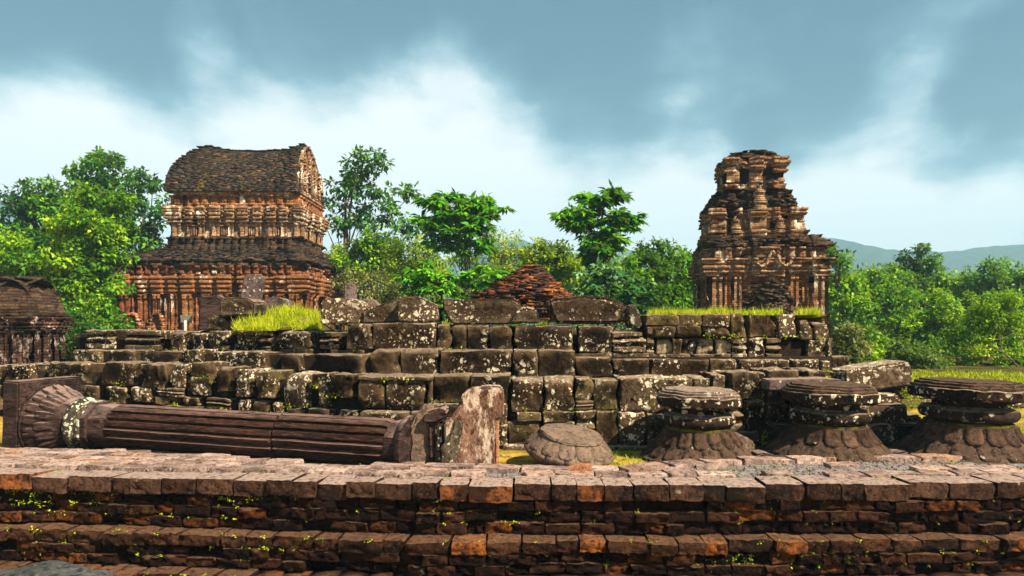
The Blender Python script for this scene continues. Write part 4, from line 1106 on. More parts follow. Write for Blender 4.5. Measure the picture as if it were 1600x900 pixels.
def relief(name, frames, prof, reds, mat, parent, sides=('front', 'right', 'back', 'left'), rough=0.012, damage=0.1, thr=0.22, seed=0.0, du=0.12, mitre=True, kind=None, close=0.35):
    """solid brick relief: a vertical profile (z, projection, share of the plan steps) run round the sides; reds(side) = [(centre, half, step)]"""
    pf = [(prof[0][0], -close, 0.0)]
    P = [(p[0], p[1], p[2] if len(p) > 2 else 1.0) for p in prof]
    for i, p in enumerate(P):
        pf.append(p)
        if i + 1 < len(P):
            q = P[i + 1]; n = int(abs(q[0] - p[0]) / 0.085)
            for k in range(1, n): pf.append(tuple(p[m] + (q[m] - p[m]) * k / n for m in range(3)))
    pf.append((P[-1][0], -close, 0.0))
    V = []; Fc = []; tone = []
    for s in sides:
        (ox, oy), (tx, ty), L, (nx_, ny_) = frames[s]
        rd = reds(s, L) if reds else []
        us = set(np.round(np.linspace(0, L, max(2, int(L / du) + 1)), 4))
        for (c, h_, p_) in rd:
            for e_ in (c - h_, c + h_):
                if 0.01 < e_ < L - 0.01: us.add(round(e_ - 0.004, 4)); us.add(round(e_ + 0.004, 4))
        us = sorted(us); nu = len(us); base = len(V)
        for (z_, o_, k_) in pf:
            for i, u in enumerate(us):
                r_ = 0.0
                for (c, h_, p_) in rd:
                    if abs(u - c) < h_: r_ = p_; break
                if rd and i in (0, nu - 1): r_ = next((p_ for (c, h_, p_) in rd if abs((0.02 if i == 0 else L - 0.02) - c) < h_), 0.0)
                o = o_ + k_ * r_
                x = ox + tx * u; y = oy + ty * u
                if o_ > -close + 0.01:
                    o -= min(0.35, max(0.0, qnoise(x, y, z_, seed=seed) - thr) * damage * 2.2)
                    o += rough * mnoise.noise(Vector((x * 7, y * 7, z_ * 9 + seed))) + rough * 0.8 * qnoise(x, y, z_, 0.25, 0.09, seed + 9)
                if mitre and i == 0: x -= tx * o; y -= ty * o
                if mitre and i == nu - 1: x += tx * o; y += ty * o
                V.append((x + nx_ * o, y + ny_ * o, z_ + (rough * 0.4 * mnoise.noise(Vector((x * 5, y * 5, z_ * 3))) if o_ > -close + .01 else 0)))
                tone.append(0.5 + 0.5 * qnoise(x, y, z_, 0.3, 0.09, seed + 3))
        m = len(pf)
        for j in range(m - 1):
            for i in range(nu - 1):
                a = base + j * nu + i; Fc.append((a, a + 1, a + nu + 1, a + nu))
    return link(name, np_mesh(name, V, Fc, mat, np.clip(tone, 0, 1)), parent, kind)

def rows_prof(rows, dd):
    """rows of (top row, bottom row, projection) from the bottom up -> profile"""
    out = []
    for (ya, yb, of) in sorted(rows, key=lambda r: -r[1]):
        za, zb_ = WZ(ya, dd), WZ(yb, dd); c = min(0.02, (za - zb_) * 0.25)
        out += [(zb_ + 0.001, of - c), (zb_ + c, of), (za - c * 0.6, of), (za, of - c * 0.6)]
    return out

# ---- left temple (saddle-roofed)
LX0, LX1, LY0, LY1 = -16.97, -9.15, 32.0, 39.4
tl = thing('saddle_roofed_temple', 'large two storey brick temple with a dark boat shaped saddle roof and carved orange walls', 'temple', ((LX0 + LX1) / 2, 35, 1.3))
def rel(parent):   # children built in world coordinates, then moved under the thing
    for c in parent.children:
        if 'done' not in c:
            c.location = Vector(c.location) - Vector(parent.location); c['done'] = 1
def rows_l(rows, d_): return rows_prof([(a_, b_, o_ * 0.62) for a_, b_, o_ in rows], d_)
fr = side_frames(LX0, LX1, LY0, LY1)
z = lambda py, dd=32.0: WZ(py, dd)
zb0, zw = 1.2, z(460)
solid_box('inner_core', LX0 + .15, LX1 - .15, LY0 + .15, LY1 - .15, 1.0, z(400), M['mortar'], tl)
P_f = [(0.20, 0.20, 0.22), (0.98, 0.20, 0.16), (1.62, 0.16, 0.20), (2.35, 0.14, 0.14), (2.95, 0.22, 0.22), (3.75, 0.18, 0.16), (4.55, 0.22, 0.22), (5.35, 0.16, 0.16), (5.95, 0.16, 0.2), (7.02, 0.16, 0.18), (7.58, 0.22, 0.22)]
P_r = [(0.22, 0.22, 0.22), (1.0, 0.2, 0.16), (1.7, 0.2, 0.2), (3.0, 0.45, 0.36), (4.3, 0.2, 0.2), (5.0, 0.2, 0.16), (5.9, 0.2, 0.2), (6.5, .2, .16), (7.18, 0.22, 0.22)]
PL = lambda s: P_f if s in ('front', 'back') else P_r
def body_red(s, L):
    out = []
    for (a_, ha, _), (b_, hb_, _) in zip(PL(s), PL(s)[1:]):
        m_ = (a_ + ha + b_ - hb_) / 2; g_ = (b_ - hb_ - a_ - ha) / 2
        if g_ > 0.12: out += [(m_, g_ * 0.28, 0.01), (m_, g_ * 0.62, 0.07)]
    return out
relief('wall', fr, [(zb0, .04), (1.75, .04), (1.78, 0), (zw, 0)], body_red, M['tower_low'], tl, damage=0.10, seed=3)
for s in fr:
    (ox, oy), (tx, ty), L, nn = fr[s]
    for k, (c, h_, p) in enumerate(PL(s)):
        f1 = {s: ((ox + tx * (c - h_), oy + ty * (c - h_)), (tx, ty), 2 * h_, nn)}
        relief('pilaster', f1, [(zb0, p + .05), (1.62, p + .05), (1.64, p), (zw - .22, p), (zw - .21, p + .03), (zw - .15, p + .05), (zw - .14, p + .02), (zw - .08, p + .07), (zw, p + .09)],
               lambda s_, L_: [(L_ / 2, L_ * 0.14, -0.045)], M['tower_l'] if k in (2, 4) else M['tower_low'], tl, sides=(s,), rough=0.010, damage=0.06, seed=k * 3.1, du=0.1, mitre=False, close=0.1)
# small arched niches at the foot of the front wall
for pxn in (212, 249):
    un = WX(pxn, 32) - LX0
    bx = Boxes()
    for k in range(9):
        a = PI * k / 8
        bx.add((LX0 + un + 0.26 * math.cos(a), LY0 - 0.24, 1.72 + 0.42 * math.sin(a)), (0.14, 0.26, 0.13))
    for sx in (-0.28, 0.28):
        for kz in range(5): bx.add((LX0 + un + sx, LY0 - 0.24, 1.30 + kz * 0.09), (0.14 + 0.05 * (kz % 2), 0.24, 0.085))
    link('niche_arch', bx.mesh('niche_arch', M['tower_l'], 0.010), tl)
hp = lambda k: (lambda s, L: [(c, h_ + 0.07, p * k) for (c, h_, p) in PL(s)])
relief('cornice', fr, rows_l([(457, 460, .12), (453, 457, .24), (450.5, 453, .12), (446, 450.5, .32), (443.5, 446, .16), (439, 443.5, .38), (436.5, 439, .20), (432, 436.5, .44), (429, 432, .22)], 32), hp(0.75), M['tower_l'], tl, rough=0.018, damage=0.16, thr=0.15, seed=11)
relief('frieze', fr, rows_l([(424, 429, .26), (419, 424, .12), (416, 419, .26)], 32), lambda s, L: [(0.16 + 0.36 * k, 0.10, 0.16) for k in range(int(L / 0.36))], M['tower_low'], tl, rough=0.02, damage=0.25, thr=0.1, seed=12)
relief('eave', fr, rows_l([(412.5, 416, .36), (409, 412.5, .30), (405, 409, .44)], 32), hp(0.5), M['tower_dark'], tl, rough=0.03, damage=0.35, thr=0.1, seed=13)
# brick lean-to roof of the lower storey
UX0, UX1, UY0, UY1 = WX(271, 33), WX(463, 33), 33.0, 37.2
bx = Boxes()
zl0, zl1 = z(406), WZ(384, 33)
nC = 20
for c in range(nC):
    t_ = c / (nC - 1); zz_ = zl0 + (zl1 - zl0) * t_
    k = 1 - (1 - t_) ** 1.25
    xa = LX0 - 0.24 + (UX0 - 0.1 - (LX0 - 0.24)) * (k * 0.9 if t_ < .8 else k); xb = LX1 + 0.24 + (UX1 + 0.12 - (LX1 + 0.24)) * k
    ya = LY0 - 0.26 + (UY0 - 0.15 - (LY0 - 0.26)) * k; yb = LY1 + 0.24 + (UY1 + 0.1 - (LY1 + 0.24)) * k
    f2 = side_frames(xa, xb, ya, yb)
    for s in f2: lay(bx, f2[s], zz_, zz_ + (zl1 - zl0) / nC * 1.05, lambda q, u: 0.0, bl=0.34, bh=0.11, thick=0.7, jit=0.03, damage=0.35, miss=0.04, seed=8)
link('lower_roof_bricks', bx.mesh('lower_roof_bricks', M['roof'], 0.010), tl, 'stuff')
# upper storey
fu = side_frames(UX0, UX1, UY0, UY1)
W = lambda py: WZ(py, 33)
solid_box('inner_core', UX0 + .15, UX1 - .15, UY0 + .15, UY1 - .15, 3.0, W(302), M['mortar'], tl)
PU = [(0.2, .20), (0.78, .12), (1.32, .14), (1.95, .18), (2.62, .13), (3.2, .17), (3.85, .13), (4.45, .16), (5.0, .13), (5.68, .22)]
PUr = [(0.2, .2), (0.85, .14), (2.1, .40), (3.35, .14), (4.0, .2)]
PQ = lambda s: PU if s in ('front', 'back') else PUr
relief('wall', fu, [(W(392), 0), (W(347), 0)], None, M['tower_pale'], tl, damage=0.08, seed=21)
for s in fu:
    (ox, oy), (tx, ty), L, nn = fu[s]
    for k, (c, h_) in enumerate(PQ(s)):
        f1 = {s: ((ox + tx * (c - h_), oy + ty * (c - h_)), (tx, ty), 2 * h_, nn)}
        relief('pilaster', f1, [(W(371), .17), (W(368), .17), (W(367.5), .12), (W(353), .12), (W(352), .18), (W(348.5), .18)], lambda s_, L_: [(L_ / 2, L_ * 0.14, -0.03)], M['tower_pale'], tl, sides=(s,),
               rough=0.010, damage=0.06, seed=k * 2.3, du=0.1, mitre=False, close=0.1)
    if s in ('front', 'right'):
        LL = PQ(s)
        for (a_, ha), (b_, hb_) in list(zip(LL, LL[1:]))[1::2]:
            m_ = (a_ + b_) / 2
            wn = thing('blind_window', None, None); wn.parent = tl; wn['done'] = 1
            wn.location = Vector((ox + tx * m_, oy + ty * m_, W(361))) - tl.location
            if s == 'right': wn.rotation_euler = (0, 0, PI / 2)
            bk = box_part('recess', (0, -0.005, 0), (0.30, 0.03, 0.42), M['mortar'], wn, 0.003)
            for q in (-0.10, 0.0, 0.10): box_part('baluster', (q, -0.04, 0), (0.05, 0.06, 0.40), M['tower_pale'], wn, 0.006)
            box_part('lintel', (0, -0.05, 0.235), (0.40, 0.12, 0.06), M['tower_pale'], wn, 0.006)
hu = lambda k: (lambda s, L: [(c, h_ + 0.06, 0.14 * k) for (c, h_) in PQ(s)])
relief('cornice', fu, rows_l([(345, 348.5, .16), (343, 345, .08), (339.5, 343, .28), (337.5, 339.5, .12), (333.5, 337.5, .36), (331.5, 333.5, .16), (328, 331.5, .34), (324.5, 328, .40), (322, 324.5, .2)], 33), hu(1.0), M['tower_pale'], tl, rough=0.016, damage=0.12, thr=0.18, seed=22)
relief('frieze', fu, rows_l([(318, 322, .24), (308, 318, .10), (305.5, 308, .22)], 33), lambda s, L: [(0.2 + 0.42 * k, 0.13, 0.10) for k in range(int(L / 0.42))], M['tower_l'], tl, rough=0.016, damage=0.18, thr=0.15, seed=23)
relief('eave', fu, rows_l([(303, 305.5, .30), (300.5, 303, .40)], 33), None, M['tower_pale'], tl, rough=0.02, damage=0.2, thr=0.1, seed=24)
relief('base_frieze', fu, rows_l([(386, 394, .50), (383, 386, .42), (374.5, 383, .26), (371, 374.5, .36)], 33), lambda s, L: [(0.15 + 0.34 * k, 0.10, 0.12) for k in range(int(L / 0.34))], M['tower_dark'], tl, rough=0.025, damage=0.3, thr=0.12, seed=25)
# row of tiny dentils between the cornice mouldings
for s in ('front', 'right', 'left'):
    (ox, oy), (tx, ty), L, (nx_, ny_) = fu[s]
    for (zz_, hh, step, pr, mt) in ((W(338.5), 0.06, 0.17, 0.24, 'tower_pale'), (W(332.5), 0.06, 0.19, 0.28, 'tower_pale')):
        bx = Boxes(); u = 0.05
        while u < L:
            bx.add((ox + tx * u + nx_ * (pr - 0.08), oy + ty * u + ny_ * (pr - 0.08), zz_), (step * 0.5, 0.24, hh), (tx, ty)); u += step
        link('dentil_course', bx.mesh('dentil_course', M[mt], 0.005), tl, 'stuff')
# saddle roof: thin brick courses following an ogive, ridge sagging in the middle
RZ0 = W(301)
def ridge(x):
    t_ = (x - UX0) / (UX1 - UX0)
    pts = [(0, 9.90), (0.08, 10.08), (0.15, 10.14), (0.22, 10.06), (0.35, 9.93), (0.6, 9.90), (0.82, 9.97), (0.93, 10.16), (1.0, 10.34), (1.2, 10.34)]
    if t_ <= 0: return 9.9
    for (a_, b_), (c_, e_) in zip(pts, pts[1:]):
        if t_ <= c_: return b_ + (e_ - b_) * max(0, (t_ - a_)) / (c_ - a_)
    return 10.3
OG = [(0, 0), (0.12, 0.02), (0.30, 0.07), (0.50, 0.18), (0.68, 0.34), (0.82, 0.53), (0.92, 0.73), (1.0, 0.97)]   # (height, inward)
def og(t_):
    for (a_, b_), (c_, e_) in zip(OG, OG[1:]):
        if t_ <= c_: return b_ + (e_ - b_) * (t_ - a_) / (c_ - a_)
    return 1.0
HALF = (UY1 - UY0) / 2 + 0.34
YM = (UY0 + UY1) / 2
bx = Boxes()
nR = 58
for side in (-1, 1):
    for c in range(nR):
        t_ = (c + 0.5) / nR
        xl = UX0 - 0.30 + 0.30 * t_ ** 2; xr = UX1 + 0.16 - 0.26 * t_
        x = xl - rnd.random() * 0.3
        while x < xr:
            l = rnd.uniform(0.22, 0.5)
            a_ = max(x, xl + rnd.uniform(-.02, .03)); b_ = min(x + l, xr + rnd.uniform(-.03, .02)); x += l
            if b_ - a_ < 0.03: continue
            xm = (a_ + b_) / 2; H_ = ridge(xm) - RZ0
            H_ -= 0.16 * max(0, 1 - (xm - xl) / 0.6) ** 2
            zz_ = RZ0 + H_ * t_
            yin = HALF * (1 - og(t_))
            yin += 0.05 * mnoise.noise(Vector((xm * 0.8, zz_ * 0.9, side * 3.0))) + rnd.gauss(0, 0.008) - (0.08 if rnd.random() < 0.02 else 0)
            bx.add((xm, YM + side * (yin - 0.28), zz_ + rnd.gauss(0, 0.003)), (b_ - a_ - 0.006, 0.6, H_ / nR * 0.98 + 0.010), (1, 0.0))
x = UX0 - 0.15
while x < UX1 - 0.35:      # ridge stones
    l = rnd.uniform(0.18, 0.34); bx.add((x + l / 2, YM, ridge(x + l / 2) - 0.03 - 0.16 * max(0, 1 - (x + l / 2 - UX0 + .2) / 0.6) ** 2 + rnd.gauss(0, 0.012)), (l * .95, 0.5, 0.10)); x += l
link('roof_bricks', bx.mesh('roof_bricks', M['roof'], 0.007), tl, 'stuff')
# gables
for nm, xg, sg_, mt in (('gable_bricks', UX1 + 0.08, 1, M['tower_pale']), ('gable_bricks', UX0 - 0.06, -1, M['tower_low'])):
    bx = Boxes(); nG = 36
    for c in range(nG):
        t_ = (c + 0.5) / nG; H_ = (ridge(UX1 if sg_ > 0 else UX0 + .3) - 0.16) - RZ0
        hw = HALF * (1 - og(t_)) - 0.06
        y = YM - hw
        while y < YM + hw:
            l = min(rnd.uniform(0.16, 0.3), YM + hw - y)
            if l < 0.03: break
            v_ = (y + l / 2 - YM) / HALF
            pr = 0.10 if (int((v_ + 1) * 6) % 2 == 0 and 0.10 < t_ < 0.75) else 0.0
            pr += 0.12 if t_ < 0.07 else (0.05 if abs(abs(v_) - hw / HALF) < 0.12 else 0)
            bx.add((xg - sg_ * (0.25 - pr) + rnd.gauss(0, 0.006), y + l / 2, RZ0 + H_ * t_), (0.3, l * 0.98, H_ / nG * 0.96)); y += l
    link(nm, bx.mesh(nm, mt, 0.004), tl, 'stuff')
solid_box('inner_core', UX0 + .2, UX1 - .35, UY0 + .5, UY1 - .5, W(303), W(303) + 1.5, M['mortar'], tl)
rel(tl)

# ---- right temple tower (stepped, ruined)
TW, TD = 3.50, 3.1
tr = thing('stepped_temple_tower', 'tall ruined brick tower in three shrinking tiers with blackened pale carving', 'temple', (0, 0, 0))
th_ = R(-6.6)
fl = Vector((WX(1112, 24.2), 24.2, 0))          # front left corner of the base
ctr = fl + Matrix.Rotation(th_, 3, 'Z') @ Vector((TW / 2, TD / 2, 0))
tr.location = ctr; tr.rotation_euler = (0, 0, th_)
def rows_k(rows, d_): return rows_prof([(a_, b_, o_ * 0.52) for a_, b_, o_ in rows], d_)
def tz(py, dd=24.2): return WZ(py, dd)
def tier(xc, wd, yc, dp): return side_frames(xc - wd / 2, xc + wd / 2, yc - dp / 2, yc + dp / 2)
solid_box('inner_core', -TW / 2 + .15, TW / 2 - .15, -TD / 2 + .15, TD / 2 - .15, 0.5, tz(385), M['mortar'], tr)
fr1 = tier(0, TW, 0, TD)
PT = [(0.16, .16, .18), (0.52, .10, .10), (0.84, .12, .16), (2.68, .12, .16), (3.04, .10, .10), (3.46, .16, .18)]
PTs = lambda L: [(c * L / 3.62, h_, p) for (c, h_, p) in PT]
relief('wall', fr1, [(1.2, .04), (1.95, .04), (1.97, 0), (tz(433), 0)], lambda s, L: [(L / 2, 0.42, 0.10)], M['tower_l'], tr, damage=0.2, seed=31)
for s in fr1:
    (ox, oy), (tx, ty), L, nn = fr1[s]
    for k, (c, h_, p) in enumerate(PTs(L)):
        f1 = {s: ((ox + tx * (c - h_), oy + ty * (c - h_)), (tx, ty), 2 * h_, nn)}
        relief('pilaster', f1, [(1.2, p + .05), (2.0, p + .05), (2.02, p), (tz(439), p), (tz(438.5), p + .04), (tz(434), p + .07)], lambda s_, L_: [(L_ / 2, L_ * 0.16, -0.05)],
               M['tower_r'] if k in (0, 2, 5) else M['tower_l'], tr, sides=(s,), rough=0.014, damage=0.12, seed=k * 2.7 + 1, du=0.08, mitre=False, close=0.1)
# collapsed false door at the centre of the front
bx = Boxes()
for k in range(520):
    u = rnd.gauss(0.08, 0.42); zz_ = 1.5 + abs(rnd.gauss(0, 0.7))
    if zz_ > 3.15 or abs(u) > 1.15: continue
    prj = max(0.05, 0.48 * (1 - abs(u - .08) / 1.2) * (1 - (zz_ - 1.5) / 2.8)) + rnd.gauss(0, 0.04)
    bx.add((u, -TD / 2 - prj + 0.15, zz_), (rnd.uniform(.12, .26), 0.34, rnd.uniform(.045, .075)))
link('collapsed_porch', bx.mesh('collapsed_porch', M['tower_dark'], 0.012), tr, 'stuff')
r1 = lambda k, c=0.12: (lambda s, L: [(a_, h_ + 0.06, p * k) for (a_, h_, p) in PTs(L)] + [(L / 2, 0.50, c)])
relief('cornice', fr1, rows_k([(430, 434, .14), (427.5, 430, .06), (423.5, 427.5, .24), (421, 423.5, .10), (416, 421, .32), (413.5, 416, .12), (409, 413.5, .34), (405, 409, .38)], 24.2), r1(1.0, .22), M['tower_r'], tr, rough=0.020, damage=0.20, thr=0.15, seed=32, du=.09)
relief('frieze', fr1, rows_k([(401, 405, .18), (392, 401, .10), (388, 392, .24)], 24.2), lambda s, L: [(L / 2, .42, .30)] + [(0.18 + 0.33 * k, 0.10, 0.12) for k in range(int(L / 0.33))], M['tower_r'], tr, rough=0.03, damage=0.32, thr=0.08, seed=33, du=.08)
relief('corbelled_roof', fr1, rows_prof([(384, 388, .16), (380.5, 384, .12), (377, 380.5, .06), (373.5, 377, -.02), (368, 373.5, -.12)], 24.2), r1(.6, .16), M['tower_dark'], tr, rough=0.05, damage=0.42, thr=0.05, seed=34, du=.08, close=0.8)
# carved scroll over the porch
cs_ = bmesh.new()
pts_ = [(-0.42, 0.0), (-0.30, -0.10), (-0.12, -0.02), (-0.05, 0.20), (0.06, 0.40), (0.14, 0.30)]
for (a_, b_) in zip(pts_, pts_[1:]): tube(cs_, (a_[0], 0, a_[1]), (b_[0], 0, b_[1]), 0.05, 0.045, 8, 0.02, 1, 3)
pts_ = [(0.22, 0.28), (0.30, 0.05), (0.45, -0.08), (0.60, -0.02), (0.66, 0.10)]
for (a_, b_) in zip(pts_, pts_[1:]): tube(cs_, (a_[0], 0, a_[1]), (b_[0], 0, b_[1]), 0.045, 0.04, 8, 0.02, 2, 3)
me = bpy.data.meshes.new('carved_scroll'); cs_.to_mesh(me); cs_.free(); me.materials.append(M['tower_pale'])
me.materials.clear(); me.materials.append(M['tower_r']); o = link('carved_scroll', me, tr); o.location = (0.02, -TD / 2 - 0.42, tz(414))
# tier 2
W2, D2, X2 = 2.62, 2.5, -0.25
dd = 24.6
solid_box('inner_core', X2 - W2 / 2 + .15, X2 + W2 / 2 - .15, -D2 / 2 + .15, D2 / 2 - .15, tz(384), tz(326, 24.6), M['mortar'], tr)
f2_ = tier(X2, W2, 0, D2)
r2 = lambda k: (lambda s, L: [(0.15, .15, .16 * k), (L * .27, .10, .12 * k), (L / 2, .26, .24 * k), (L * .73, .10, .12 * k), (L - .15, .15, .16 * k)])
relief('tier_base', f2_, rows_k([(367, 372, .20), (363, 367, .26), (361, 363, .08)], dd), r2(1), M['tower_r'], tr, rough=0.03, damage=0.22, thr=.1, seed=41, du=.08, close=.6)
relief('tier_wall', f2_, [(tz(361, dd), .03), (tz(344, dd), .03)], r2(.9), M['tower_pale'], tr, rough=0.03, damage=0.3, thr=.1, seed=42, du=.08)
relief('cornice', f2_, rows_k([(340.5, 344, .16), (338.5, 340.5, .06), (335, 338.5, .26), (333, 335, .12), (328, 333, .22)], dd), r2(1), M['tower_r'], tr, rough=0.03, damage=0.3, thr=.08, seed=43, du=.08)
solid_box('inner_core', X2 - .95, X2 + .95, -.85, .85, tz(335, dd), tz(262, dd), M['mortar'], tr)
relief('corbelled_roof', f2_, rows_prof([(323, 328, .06), (318, 323, 0), (313, 318, -.07), (308, 313, -.14), (303, 308, -.20), (297, 303, -.28)], dd), lambda s, L: [(L / 2, .30, .26), (L * .2, .12, .12), (L * .8, .12, .12)], M['tower_dark'], tr, rough=0.06, damage=0.45, thr=.02, seed=44, du=.08, close=.9)
# antefixes standing on the ledges
for (xa, ya_, zz_, sc) in ((X2 - W2 / 2 - .02, -D2 / 2, tz(371, 24.4), 1.0), (X2 + W2 / 2 + .04, -D2 / 2, tz(371, 24.4), 1.0), (X2 + .05, -D2 / 2 - .16, tz(330, dd), 1.1), (X2 - W2 / 2, D2 / 2, tz(371, dd), 1.0), (X2 + W2 / 2, D2 / 2, tz(371, dd), 1.),
                           (X2 - W2 * .27, -D2 / 2 - .12, tz(366, dd), .8), (X2 + W2 * .27, -D2 / 2 - .12, tz(366, dd), .8), (X2 - .62, -.72, tz(303, dd), .7), (X2 + .75, -.72, tz(303, dd), .7)):
    bx = Boxes()
    for k in range(12):
        ww = (0.34 - 0.016 * k + (0.07 if k in (3, 4, 8) else 0)) * sc * (1 if k < 10 else .6)
        bx.add((xa + rnd.gauss(0, .005), ya_ + rnd.gauss(0, .005), zz_ + k * 0.062 * sc), (ww, ww, 0.06 * sc), tone=.5)
    link('antefix', bx.mesh('antefix', M['tower_r'], 0.006), tr)
# tier 3
W3, D3, X3 = 1.64, 1.55, -0.20
dd = 25.0
solid_box('inner_core', X3 - W3 / 2 + .15, X3 + W3 / 2 - .15, -D3 / 2 + .15, D3 / 2 - .15, tz(300, dd), tz(243, dd), M['mortar'], tr)
f3_ = tier(X3, W3, 0, D3)
r3 = lambda k: (lambda s, L: [(0.14, .14, .14 * k), (L / 2, .22, .20 * k), (L - .14, .14, .14 * k)])
relief('tier_base', f3_, rows_k([(294, 299, .22), (290, 294, .16), (287, 290, .22)], dd), r3(1), M['tower_r'], tr, rough=0.03, damage=0.3, thr=.05, seed=51, du=.07, close=.6)
relief('tier_wall', f3_, [(tz(287, dd), .04), (tz(272, dd), .04)], r3(.75), M['tower_pale'], tr, rough=0.03, damage=0.16, thr=.05, seed=52, du=.07)
relief('cornice', f3_, rows_k([(268.5, 272, .14), (266.5, 268.5, .05), (262.5, 266.5, .22), (260.5, 262.5, .10), (256, 260.5, .24), (253, 256, .12), (249, 253, .20)], dd), r3(1), M['tower_r'], tr, rough=0.035, damage=0.24, thr=.05, seed=53, du=.07)
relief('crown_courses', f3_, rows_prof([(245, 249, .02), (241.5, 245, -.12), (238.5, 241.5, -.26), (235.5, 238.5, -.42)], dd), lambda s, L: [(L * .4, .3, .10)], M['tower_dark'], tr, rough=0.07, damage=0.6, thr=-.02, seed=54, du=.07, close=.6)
bx = Boxes()
for k in range(150):
    bx.add((X3 - .1 + rnd.gauss(0, .24), rnd.gauss(0, .22), tz(240, dd) + abs(rnd.gauss(0, .05))), (rnd.uniform(.1, .24), rnd.uniform(.1, .2), .05), (1, rnd.gauss(0, .3)))
for k in range(240):   # rubble lying on the ledges
    sg_ = rnd.choice((-1, 1)); lv = rnd.random()
    if lv < .5: x_, y_, z_ = rnd.uniform(-1.7, 1.6), -TD / 2 - rnd.uniform(-.3, .2), tz(384) + rnd.uniform(-.03, .18)
    else: x_, y_, z_ = X2 + rnd.uniform(-1.2, 1.2), -D2 / 2 + rnd.uniform(-.1, .3), tz(322, 24.6) + rnd.uniform(-.05, .2)
    bx.add((x_, y_, z_), (rnd.uniform(.1, .26), rnd.uniform(.1, .2), .055), (1, rnd.gauss(0, .4)))
link('rubble_bricks', bx.mesh('rubble_bricks', M['tower_dark'], 0.010), tr, 'stuff')

# ---- collapsed brick mound
rm = thing('collapsed_brick_mound', 'collapsed pointed heap of broken red brick masonry between the two temples', 'brick ruin', (WX(826, 19), 20.0, 1.3))
bx = Boxes()
dd = 19.0
prof = [(470, 738, 892), (462, 745, 890), (455, 758, 884), (448, 770, 872), (441, 780, 868), (434, 792, 862), (427, 804, 855), (420, 815, 847), (414, 822, 842), (409, 828, 838)]
for c in range(46):
    py = 500 - c * 2.0
    if py < 408: break
    if py > 470: a_, b_ = 734, 896
    else:
        for (p0, a0, b0), (p1, a1, b1) in zip(prof, prof[1:]):
            if p1 <= py <= p0:
                t_ = (p0 - py) / (p0 - p1); a_ = a0 + (a1 - a0) * t_; b_ = b0 + (b1 - b0) * t_; break
    xa, xb = WX(a_, dd), WX(b_, dd); hw = (xb - xa) / 2; xc = (xa + xb) / 2
    zz_ = WZ(py, dd)
    n = max(4, int(hw * 2 * PI / 0.22))
    for k in range(n):
        a = 2 * PI * k / n + rnd.random() * 0.3
        rr = 1 + rnd.gauss(0, 0.07)
        x = xc + hw * rr * math.cos(a); y = 20 + min(hw, 1.1) * rr * math.sin(a)
        bx.add((x * 1.0 - rm.location.x, y - rm.location.y, zz_ - rm.location.z), (rnd.uniform(.12, .34), rnd.uniform(.12, .34), rnd.uniform(.03, .055)), (-math.sin(a + rnd.gauss(0, .4)), math.cos(a + rnd.gauss(0, .4))))
    for k in range(int(hw * 10)):
        u = rnd.uniform(-.85, .85); bx.add((xc + hw * u - rm.location.x, 20 - min(hw, 1.1) * math.sqrt(1 - u * u) * rnd.uniform(.6, 1) - rm.location.y, zz_ - rm.location.z), (rnd.uniform(.12, .3), .25, 0.04), (1, rnd.gauss(0, .3)))
link('broken_bricks', bx.mesh('broken_bricks', M['ruin'], 0.014), rm, 'stuff')

# ---- small dark shrine at the left edge
sh = thing('small_vaulted_shrine', 'small blackened brick shrine with a ragged sloping vault at the left edge', 'shrine', (WX(20, 18), 18.5, 0))
dd = 18.0
SX0, SX1, SY0, SY1 = WX(-95, dd), WX(44, dd), 18.0, 19.35
solid_box('inner_core', SX0 + .12, SX1 - .12, SY0 + .12, SY1 - .12, 0, WZ(485, dd), M['mortar'], sh)
fs = side_frames(SX0, SX1, SY0, SY1)
relief('wall', fs, [(0, .0), (WZ(517, dd), 0)], None, M['shrine'], sh, damage=0.15, seed=61)
sp = lambda s: (0.12, 0.45, 0.75, 1.05, 1.35, 1.65, 1.95, 2.1) if s in ('front', 'back') else (0.15, 0.5, 0.95, 1.22)
for s in ('front', 'right'):
    (ox, oy), (tx, ty), L, nn = fs[s]
    for k, c in enumerate(sp(s)):
        f1 = {s: ((ox + tx * (c - .09), oy + ty * (c - .09)), (tx, ty), .18, nn)}
        relief('pilaster', f1, [(0, .12), (WZ(521, dd), .12), (WZ(520, dd), .16), (WZ(517, dd), .17)], lambda s_, L_: [(L_ / 2, .02, -.04)], M['shrine'], sh, sides=(s,), rough=.01, damage=.08, seed=k, du=.05, mitre=False, close=.1)
rs = lambda s, L: [(c, .12, .08) for c in sp(s)]
relief('cornice', fs, rows_k([(513.5, 517, .14), (512, 513.5, .06), (508.5, 512, .22), (507, 508.5, .10), (503, 507, .28), (500, 503, .16), (495, 500, .22)], dd), rs, M['shrine'], sh, rough=.015, damage=.15, seed=62, du=.08)
vp = []
for k in range(13):
    t_ = k / 12
    vp.append((WZ(495, dd) + (WZ(434, dd) - WZ(495, dd)) * t_, 0.08 - 0.70 * (1 - math.sqrt(max(0, 1 - t_ * t_)))))
relief('vault', fs, vp, None, M['tower_dark'], sh, rough=.05, damage=.10, thr=.1, seed=63, du=.07, close=0.655)
bx = Boxes()
for k in range(170):
    x_ = rnd.uniform(SX0 + .3, SX1 - .25); bx.add((x_, rnd.uniform(SY0 + .3, SY1 - .3), WZ(434, dd) + rnd.uniform(-.03, .05)), (rnd.uniform(.1, .24), rnd.uniform(.1, .2), .05), (1, rnd.gauss(0, .3)))
link('vault_bricks', bx.mesh('vault_bricks', M['roof'], 0.010), sh, 'stuff')
rel(sh)

